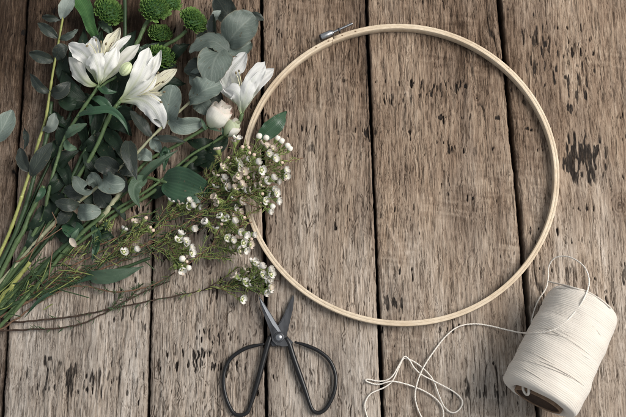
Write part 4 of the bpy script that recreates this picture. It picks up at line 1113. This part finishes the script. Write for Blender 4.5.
# ---------------- waxflower
def wax_proto():
    P = {}
    def flower(sd, mat, openess):
        rnd = random.Random(sd); mb = MB()
        for k in range(5):
            a = k*2*math.pi/5+rnd.uniform(-.15, .15); d = Vector((math.cos(a), math.sin(a), 0)); w = 3.1*rnd.uniform(.9, 1.1)
            s = Vector((-d.y, d.x, 0)); rows = []; uvs = []
            for i in range(7):
                t = i/6; r = (1.0+2.5*openess*math.sin(t*2.0)); z = 1.0+3.4*t**1.1*(1.3-openess*.6)
                ww = w*math.sin(math.pi*(.16+.74*t))**.7
                row = []
                for j in range(5):
                    v = -1+j/2
                    row.append((d*(r-.35*v*v*ww*.5)+s*(v*ww*.52)+Vector((0, 0, z+.25*v*v)))*U)
                rows.append(row); uvs.append([(j/4, t) for j in range(5)])
            mb.grid(rows, uvs)
        me = mb.mesh('flower', mats=[M[mat]])
        return me
    def calyx():
        mb = MB(); mb.lathe([(-3.2*U, .45*U), (-2.0*U, .9*U), (-.4*U, 1.6*U), (.9*U, 2.1*U), (1.5*U, 2.2*U), (1.3*U, 1.3*U), (1.0*U, 0)], Vector((0, 0, 0)), Vector((0, 0, 1)), 10)
        return mb.mesh('calyx', mats=[M['calyx']])
    def heart():
        mb = MB(); mb.ball(Vector((0, 0, 1.4*U)), .9*U, 8, 6); return mb.mesh('heart', mats=[M['stamen']])
    def budm(mat, r):
        mb = MB(); mb.ball(Vector((0, 0, 2.6*U)), r*U, 12, 9, None, 1.0, lambda p: 1+.13*math.cos(5*math.atan2(p.y, p.x))*max(0, p.z)-.12*max(0, p.z-.75))
        return mb.mesh('bud', mats=[M[mat]])
    P['f'] = [flower(s, 'wax', o) for s, o in ((1, .8), (2, 1.0), (3, .6))]
    P['p'] = [flower(s, 'blush', o) for s, o in ((5, .8), (6, 1.0))]
    P['b'] = [budm('waxbud', 2.7), budm('waxbud', 2.4)]
    P['k'] = [budm('pinkbud', 1.6), budm('pinkbud', 1.35)]
    P['calyx'] = calyx(); P['heart'] = heart()
    return P
WP = wax_proto()
def needles(mb, P, rnd, dens, ln, spread=.9, r=.42, tip=True):
    for i in range(1, len(P)-1):
        T = (P[i+1]-P[i-1]).normalized()
        side = T.cross(Vector((0, 0, 1)));
        if side.length < 1e-5: continue
        side.normalize()
        for k in range(dens):
            if rnd.random() > .25+.9*(mnoise.noise(P[i]*220)+.25): continue
            a = rnd.uniform(0, 2*math.pi)
            o = side*math.cos(a)+Vector((0, 0, 1))*abs(math.sin(a))*.7
            d = (T*rnd.uniform(.5, 1.1)+o*spread).normalized(); l = ln*U*rnd.uniform(.55, 1.15)
            p0 = P[i].lerp(P[i+1], rnd.random())
            mb.tube([p0, p0+d*l*.55, p0+d*l+T*l*.12], [r*U*.8, r*U, r*U*.15], 5, False)
def wax_sprig(label, main, clusters, seed, twig='twig', r0=.6, r1=.95, nd=(2, 6), dark=False, side=(), fill=()):
    """main: stem path from tip to cut end; clusters: (node index on main or point, [(x,y,z,kind)...])"""
    rnd = random.Random(seed)
    t = thing('waxflower_sprig', G(main[len(main)//2][0], main[len(main)//2][1], 0), label, 'waxflower', 'waxflower sprigs in the bunch')
    st = MB(); P = resample(cat(GP(main), 8), max(30, len(main)*10))
    n = len(P)
    for i in range(n):
        P[i] = P[i]+Vector((mnoise.noise(Vector((seed+i*.25, 0, 0))), mnoise.noise(Vector((seed+i*.25, 4, 0))), 0))*1.0*U
    st.tube(P, [(r0+(r1-r0)*i/n)*U for i in range(n)], 7)
    fol = MB(); fol2 = MB()
    if nd[0]:
        needles(fol2 if dark else fol, P[:int(n*.35)], rnd, nd[0]+1, nd[1])
        needles(fol2, P[int(n*.3):int(n*.8)], rnd, nd[0], nd[1]+1)
    for s in side:
        S = resample(cat(GP(s), 8), 20)
        st.tube(S, [(.75-.3*i/20)*U for i in range(20)], 6)
        needles(fol if not dark else fol2, S, rnd, 2, nd[1])
    gs = MB(); parts = []
    br = MB()
    for (x0, y0, z0, x1, y1, z1, cnt, spread) in fill:
        for k in range(cnt):
            u = rnd.random(); bx, by = x0+(x1-x0)*u*.7, y0+(y1-y0)*u*.7; bz = z0+(z1-z0)*u*.7
            dx, dy = x1-x0, y1-y0; ln = math.hypot(dx, dy); dx /= ln; dy /= ln
            l = rnd.uniform(16, 34)*(1.1-.4*u); a = rnd.uniform(-spread, spread)
            ex, ey = dx*math.cos(a)-dy*math.sin(a), dx*math.sin(a)+dy*math.cos(a)
            ez = bz+rnd.uniform(-2, 9)
            S = resample(cat([G(bx, by, bz), G(bx+ex*l*.5+rnd.uniform(-2, 2), by+ey*l*.5+rnd.uniform(-2, 2), (bz+ez)/2+1), G(bx+ex*l, by+ey*l, ez)], 7), 14)
            (br if rnd.random() < .4 else gs).tube(S, [(.55-.25*i/14)*U for i in range(14)], 5)
            for i in range(3, 13):
                for _ in range(2):
                    if rnd.random() < .58: continue
                    T = (S[i+1]-S[i-1]).normalized(); aa = rnd.uniform(0, 6.28)
                    o = Vector((math.cos(aa), math.sin(aa), rnd.uniform(-.2, .8)))
                    d = (T*rnd.uniform(.5, 1.0)+o*.75).normalized(); q = rnd.uniform(3.5, 7)*U
                    (fol if rnd.random() < .65 else fol2).tube([S[i], S[i]+d*q*.5, S[i]+d*q+T*q*.15], [.34*U, .42*U, .07*U], 5, False)
            if rnd.random() < .5:
                di = ((S[-1]-S[-3]).normalized()+Vector((rnd.uniform(-.3, .3), rnd.uniform(-.3, .3), .5))).normalized()
                parts.append((S[-1], di, rnd.choice('pfkfpf')))
    if br.v: br.build('twiglets', M['twig'], t)
    for node, fl in clusters:
        nodep = G(*node)
        for (x, y, z, kind) in fl:
            tip = G(x, y, z); d = (tip-nodep); l = d.length
            midp = nodep.lerp(tip, .55)+Vector((rnd.uniform(-1, 1), rnd.uniform(-1, 1), rnd.uniform(1, 3)))*U
            ped = resample(cat([nodep, midp, tip], 6), 10)
            gs.tube(ped, [(.55-.1*i/10)*U for i in range(10)], 6)
            needles(fol, ped[2:9], rnd, 1, 5.5)
            di = (ped[-1]-ped[-3]).normalized()
            di = (di+Vector((0, 0, .55))+Vector((rnd.uniform(-.3, .3), rnd.uniform(-.3, .3), 0))).normalized()
            parts.append((tip, di, kind))
        for k in range(len(fl)*5):
            a = rnd.uniform(0, 6.28); q = fl[rnd.randrange(len(fl))]
            p0 = nodep.lerp(G(q[0], q[1], q[2]), rnd.uniform(.2, .9)); d = Vector((math.cos(a), math.sin(a), rnd.uniform(-.1, .6))).normalized()
            fol.tube([p0, p0+d*3*U, p0+d*6.5*U], [.35*U, .42*U, .08*U], 5, False)
    st.build('stem', M[twig], t)
    if gs.v: gs.build('flower_stalks', M['calyx'], t)
    if fol.v: fol.build('needle_foliage', M['needle'], t)
    if fol2.v: fol2.build('needle_foliage', M['needle_dark'], t)
    for tip, di, kind in parts:
        q = Vector((0, 0, 1)).rotation_difference(di)
        o = bpy.data.objects.new('flower' if kind in 'fp' else 'bud', rnd.choice(WP[kind]))
        COL.objects.link(o); o.parent = t; o.location = tip-ORIGIN[t.name]; o.rotation_mode = 'QUATERNION'
        o.rotation_quaternion = q @ Vector((0, 0, 1)).to_track_quat('Z', 'Y') if False else q
        s = rnd.uniform(.9, 1.15)*(1.35 if kind in 'fp' else 1.12); o.scale = (s, s, s)
        c = bpy.data.objects.new('calyx', WP['calyx']); COL.objects.link(c); c.parent = o
        if kind in 'fp':
            h = bpy.data.objects.new('flower_heart', WP['heart']); COL.objects.link(h); h.parent = o
    return t
def build_wax():
    wax_sprig('waxflower sprig with round white buds reaching over the hoop, uppermost of the sprigs',
        [(303, 158, 22), (290, 161, 23), (272, 166, 24), (250, 174, 25), (226, 186, 23), (200, 203, 20), (176, 214, 17), (150, 224, 14), (104, 243, 10), (60, 260, 7), (20, 284, 5), (-10, 305, 3)],
        [((249, 160, 26), [(258, 139, 33, 'b'), (265, 140.5, 33, 'b'), (266, 148.5, 36, 'p'), (267.5, 154, 36, 'f'), (273, 158, 36, 'f'), (262, 146, 34, 'p')]),
         ((268, 160, 25), [(276, 141, 32, 'b'), (280, 143.5, 32, 'b'), (285, 147, 31, 'b'), (288.5, 151, 30, 'b'), (272, 150, 35, 'p')]),
         ((272, 170, 25), [(284, 171, 31, 'f'), (284.5, 176, 31, 'f'), (279, 164, 30, 'k')])],
        21, side=[[(236, 182, 23), (247, 168, 26), (253, 152, 28), (256, 143, 30)], [(262, 168, 25), (275, 156, 27), (284, 150, 28)]], fill=[(196, 204, 20, 292, 160, 25, 26, .7)])
    wax_sprig('bushy waxflower sprig with blush flowers directly under the greenish lisianthus bud',
        [(238, 150, 25), (228, 162, 26), (218, 172, 25), (205, 180, 24), (192, 192, 21), (176, 207, 17), (156, 222, 13), (120, 243, 9), (80, 262, 7), (30, 290, 5), (-8, 312, 3)],
        [((232, 160, 27), [(237, 141, 32, 'f'), (235, 144, 31, 'p'), (246, 149, 33, 'k'), (247, 153, 33, 'k'), (241, 150, 33, 'k'), (238, 164, 35, 'f'), (239, 167, 36, 'f')]),
         ((222, 168, 26), [(218.5, 152, 30, 'p'), (237, 174, 36, 'p'), (233, 176, 34, 'p'), (227, 160, 32, 'k')]),
         ((244, 172, 26), [(255, 163, 34, 'f'), (260, 170, 35, 'f'), (253, 158, 33, 'k')])],
        22, side=[[(205, 180, 24), (213, 168, 26), (216, 158, 28)], [(218, 172, 25), (236, 168, 28), (250, 160, 29)], [(222, 168, 26), (238, 156, 28), (246, 144, 29)]], fill=[(186, 196, 20, 262, 150, 28, 26, .8)])
    wax_sprig('dense waxflower sprig with clustered flowers in the middle of the right hand end',
        [(274, 184, 24), (260, 188, 26), (244, 194, 26), (222, 203, 23), (196, 217, 19), (170, 232, 15), (140, 246, 11), (100, 262, 8), (50, 284, 6), (0, 312, 3)],
        [((252, 190, 26), [(264, 182, 34, 'f'), (271, 180, 33, 'f'), (272, 189, 32, 'f'), (274, 193, 31, 'f'), (260, 186, 34, 'p')]),
         ((250, 196, 26), [(276, 200, 30, 'f'), (268, 210, 28, 'f'), (270, 205, 28, 'b'), (263, 200, 31, 'f')]),
         ((226, 202, 24), [(216, 198, 30, 'p'), (219, 202, 31, 'p'), (240, 186, 33, 'p'), (234, 190, 33, 'p')])],
        23, side=[[(244, 194, 26), (256, 180, 28), (264, 176, 29)], [(222, 203, 23), (240, 200, 27), (256, 207, 26), (268, 206, 24)], [(250, 192, 26), (262, 194, 27), (276, 198, 26)]], fill=[(190, 220, 18, 276, 184, 26, 30, .65)])
    wax_sprig('waxflower sprig with open white cup flowers left of the hoop rim',
        [(252, 222, 19), (240, 227, 20), (226, 234, 19), (212, 245, 16), (196, 258, 13), (176, 272, 10), (150, 286, 8), (116, 292, 7), (76, 286, 8), (40, 302, 6), (8, 325, 4), (-8, 332, 3)],
        [((230, 228, 20), [(222, 218, 27, 'f'), (227, 220.5, 28, 'f'), (232.5, 223, 28, 'f'), (238, 232, 28, 'f'), (244, 233.5, 27, 'f')]),
         ((222, 238, 18), [(226, 237.5, 27, 'f'), (231, 240, 26, 'f'), (242, 243, 25, 'f'), (244.5, 249, 23, 'f'), (239, 246, 24, 'f')]),
         ((216, 232, 16), [(208, 224, 23, 'f')])],
        24, side=[[(226, 234, 19), (238, 240, 21), (248, 246, 19)], [(212, 245, 16), (219, 230, 19), (224, 222, 21)], [(212, 245, 16), (226, 250, 15), (236, 255, 12)], [(240, 227, 20), (250, 214, 21), (262, 208, 20)]], fill=[(196, 258, 12, 250, 224, 20, 16, .8)])
    wax_sprig('waxflower sprig with a tight bunch of white flowers and pink buds over the plank gap',
        [(190, 243, 15), (178, 240, 15), (164, 240, 14), (146, 245, 12), (122, 256, 10), (90, 270, 8), (50, 288, 6), (0, 318, 3)],
        [((174, 252, 14), [(180, 236, 22, 'f'), (178.5, 241.5, 23, 'f'), (185, 243, 23, 'f'), (189, 248, 22, 'f'), (189.5, 253, 21, 'f')]),
         ((172, 258, 13), [(180, 259, 20, 'b'), (184.5, 261.5, 19, 'k'), (180, 265, 19, 'k'), (186, 266.5, 18, 'b'), (181, 272, 17, 'k'), (176, 268, 17, 'k')]),
         ((178, 212, 16), [(188, 202, 24, 'f'), (190, 206.5, 25, 'f'), (186, 206, 24, 'f')])],
        25, side=[[(164, 240, 14), (172, 250, 15), (176, 260, 14), (172, 268, 11)], [(146, 245, 12), (163, 226, 15), (178, 213, 17)], [(122, 256, 10), (136, 236, 12), (142, 224, 13)]], fill=[(146, 246, 11, 184, 250, 15, 12, .9), (150, 230, 13, 196, 206, 16, 8, .7)])
    wax_sprig('waxflower sprig whose flowers touch the scissor tips, lowest of the sprigs',
        [(279, 281, 9), (266, 279, 11), (250, 283, 10), (228, 287, 8), (204, 290, 6), (176, 296, 5), (150, 301, 5), (110, 309, 4), (70, 317, 4), (30, 321, 4), (-6, 324, 3)],
        [((250, 282, 11), [(253.5, 263, 19, 'f'), (256, 267, 19, 'f'), (260, 269, 20, 'f'), (268, 270.5, 19, 'f'), (261.5, 276, 20, 'f'), (269.5, 274.5, 19, 'f'), (267, 281, 18, 'f')]),
         ((254, 287, 10), [(268, 289, 16, 'f'), (264, 291.5, 15, 'f'), (236.5, 277, 16, 'p')])],
        26, side=[[(240, 285, 9), (250, 272, 12), (256, 264, 14)], [(228, 287, 8), (240, 278, 11), (246, 268, 12)], [(240, 286, 9), (252, 291, 9), (264, 292, 8)], [(204, 290, 6), (222, 279, 9), (238, 267, 9)]], fill=[(214, 288, 6, 268, 280, 11, 20, .75)], twig='twig_dark', nd=(1, 6))
    wax_sprig('bare dark waxflower twig with sparse needles, lowest on the left planks',
        [(170, 281, 5), (150, 289, 5), (128, 300, 5), (108, 311, 4), (84, 323, 4), (60, 328, 3.5), (30, 329.5, 3), (-8, 331, 3)], [], 27, 'twig_dark', .6, .95, (1, 5), True,
        side=[[(128, 300, 5), (136, 291, 6), (143, 283, 6)], [(108, 311, 4), (116, 303, 5), (120, 296, 5)]])
    wax_sprig('thin waxflower twig with yellow tips beside the soft oval leaf',
        [(142, 221, 12), (136, 231, 12), (124, 244, 11), (108, 256, 10), (88, 268, 9), (60, 280, 7), (30, 296, 5), (-6, 316, 3)],
        [((138, 232, 12), [(144, 220.5, 16, 'k'), (148, 228, 17, 'k'), (150, 231, 16, 'k')])], 28, 'twig', .6, .95, (2, 6), False,
        side=[[(124, 244, 11), (136, 240, 13), (148, 230, 13)], [(108, 256, 10), (126, 251, 12), (142, 246, 12)]], fill=[(100, 262, 8, 146, 226, 12, 10, .8)])
    wax_sprig('slender waxflower twig with dark needles running above the plank gap',
        [(214, 222, 14), (196, 231, 13), (172, 238, 12), (148, 250, 10), (120, 262, 8), (84, 276, 7), (40, 296, 5), (-6, 320, 3)], [], 29, 'twig', .6, .9, (3, 7), True,
        side=[[(172, 238, 12), (188, 227, 15), (206, 215, 16)], [(148, 250, 10), (166, 236, 13), (186, 222, 15)], [(120, 262, 8), (140, 254, 10), (158, 252, 10)]])
    wax_sprig('dead brown twig lying straight across the lower stems',
        [(56, 226, 17), (48, 234, 16), (38, 244, 14), (26, 256, 12), (16, 262, 10)], [], 30, 'twig', .5, .9, (0, 0), False, side=[[(52, 230, 17), (56, 222, 19), (52, 212, 19)], [(38, 243, 14), (50, 236, 16), (62, 228, 16)]])
build_wax()

# ---------------- loose stems in the bunch
def build_stems():
    S = [
     ('thick deep green cut stem beside the leftmost eucalyptus stem', 'stem_deep', [(52, 102, 14), (46, 138, 12), (34, 178, 9), (22, 216, 7), (4, 258, 4), (-10, 290, 3)], 2.0, 2.2),
     ('olive green cut stem with a swollen joint in the shade', 'stem_green', [(44, 186, 11), (34, 206, 9), (20, 236, 7), (2, 272, 4), (-10, 298, 3)], 2.2, 2.3),
     ('deep green cut stem crossing under the round leaved eucalyptus', 'stem_deep', [(96, 128, 10), (80, 162, 9), (60, 196, 7), (44, 222, 6), (18, 262, 4), (-8, 300, 3)], 1.8, 2.0),
     ('long dark thin stem in the shade behind the alstroemeria', 'stem_deep', [(112, 86, 9), (94, 136, 8), (78, 174, 7), (62, 206, 6), (30, 256, 4), (-6, 306, 3)], 1.6, 1.8),
     ('bright green cut stem sloping below the olive eucalyptus leaf', 'stem_green', [(104, 214, 15), (86, 230, 13), (64, 252, 10), (40, 282, 7), (10, 316, 4), (-8, 334, 3)], 1.8, 2.0),
     ('long green stem sweeping along the bottom of the bunch', 'stem_deep', [(150, 258, 8), (110, 272, 7), (70, 284, 6), (34, 296, 5), (0, 310, 4), (-12, 316, 3)], 1.5, 1.8),
     ('short green stem ending at a dried brown sheath', 'stem_deep', [(98, 218, 14), (84, 232, 12), (72, 240, 11), (52, 258, 9), (24, 288, 6), (-8, 322, 3)], 1.9, 2.2),
     ('yellow green stem end at the lower left corner of the bunch', 'stem_lime', [(30, 262, 12), (18, 278, 10), (6, 292, 8), (-8, 308, 6)], 2.0, 2.2),
    ]
    for lab, mat, pts, r0, r1 in S:
        t = thing('cut_stalk', G(*pts[len(pts)//2][:2]), lab, 'stem')
        stem(t, mat, pts, r0, r1, nodes=3)
        if 'dried' in lab:
            leaf(t, 'mid_leaf', [(72, 240, 13), (76, 234, 16), (79, 228, 15)], 6, 'lance', name='sheath', fold=.4)
            mb = MB(); blade(mb, [(70, 238, 14), (74, 244, 16), (76, 247, 13)], 6, 'oval', cup=.4); mb.build('dried_sheath', M['blush'], t)
        if 'joint' in lab:
            leaf(t, 'green_leaf', [(44, 188, 12), (40, 196, 16), (35, 203, 14)], 7, 'lance', fold=.4, roll=20)
        if 'sweeping' in lab:
            leaf(t, 'green_leaf', [(110, 272, 8), (92, 277, 11), (74, 284, 9)], 5, 'lance', fold=.3)
            leaf(t, 'green_leaf', [(60, 288, 7), (40, 300, 10), (24, 318, 7)], 4, 'lance', fold=.3)
        if 'bright' in lab:
            leaf(t, 'green_leaf', [(92, 225, 13), (98, 238, 11), (92, 262, 8)], 10, 'lance', fold=.2, roll=-15, wave=.8)
            leaf(t, 'green_leaf', [(62, 226, 9), (76, 232, 10), (82, 240, 9)], 18, 'oval', fold=.2, roll=10, wave=.8)
    # fine dark narrow leaves and grassy bits tangled at the lower left
    t = thing('grass_tuft', G(30, 290, 0), 'tangle of narrow green needle leaves at the lower left ends of the stems', 'foliage', kind='stuff')
    rnd = random.Random(8); a = MB(); b = MB(); c3 = MB()
    for k in range(150):
        x = rnd.uniform(-10, 150); y = 330-.55*x+rnd.gauss(0, 10)-18-rnd.random()*20
        z = rnd.uniform(4, 15); an = rnd.gauss(-.55, .55)
        l = rnd.uniform(7, 18) if k % 4 else rnd.uniform(22, 48)
        dx, dy = math.cos(an)*l, math.sin(an)*l
        (c3 if k % 24 == 0 else a if rnd.random() < .45 else b).tube(cat([G(x, y, z), G(x+dx*.5, y+dy*.5+rnd.uniform(-1.5, 1.5), z+rnd.uniform(0, 3)), G(x+dx, y+dy, z+rnd.uniform(-2, 3))], 4), [.3*U]+[.55*U]*7+[.12*U], 5, False)
    a.build('needle_leaves', M['needle'], t); b.build('dark_needle_leaves', M['needle_dark'], t); c3.build('dry_needle_leaves', M['twig'], t)
build_stems()

# ------------------------------------------------------------------ light, camera, world
w = bpy.data.worlds.new('World'); scene.world = w; w.use_nodes = True
bg = w.node_tree.nodes['Background']
bg.inputs[0].default_value = (.86, .93, 1.0, 1); bg.inputs[1].default_value = .50
def area(name, loc, target, size, energy, color):
    d = bpy.data.lights.new(name, 'AREA'); d.energy = energy; d.color = color; d.shape = 'RECTANGLE'; d.size, d.size_y = size
    o = bpy.data.objects.new(name, d); COL.objects.link(o); o.location = loc
    o.rotation_euler = (Vector(target)-Vector(loc)).to_track_quat('-Z', 'Y').to_euler()
    return o
area('window_light', (1.35, .30, 1.35), (.1, 0, 0), (1.1, 1.2), 57, (1.0, .965, .92))

cam = bpy.data.cameras.new('Camera'); co = bpy.data.objects.new('Camera', cam); COL.objects.link(co)
co.location = CAM; co.rotation_euler = (TH, 0, 0)
cam.sensor_width = 36; cam.lens = 36*FPX/626.0; cam.clip_start = .01; cam.clip_end = 50
cam.dof.use_dof = True; cam.dof.focus_distance = D-.006; cam.dof.aperture_fstop = 14
scene.camera = co
scene.cycles.filter_width = 1.05
scene.view_settings.view_transform = 'Standard'; scene.view_settings.look = 'None'
scene.view_settings.exposure = 0; scene.view_settings.gamma = 1
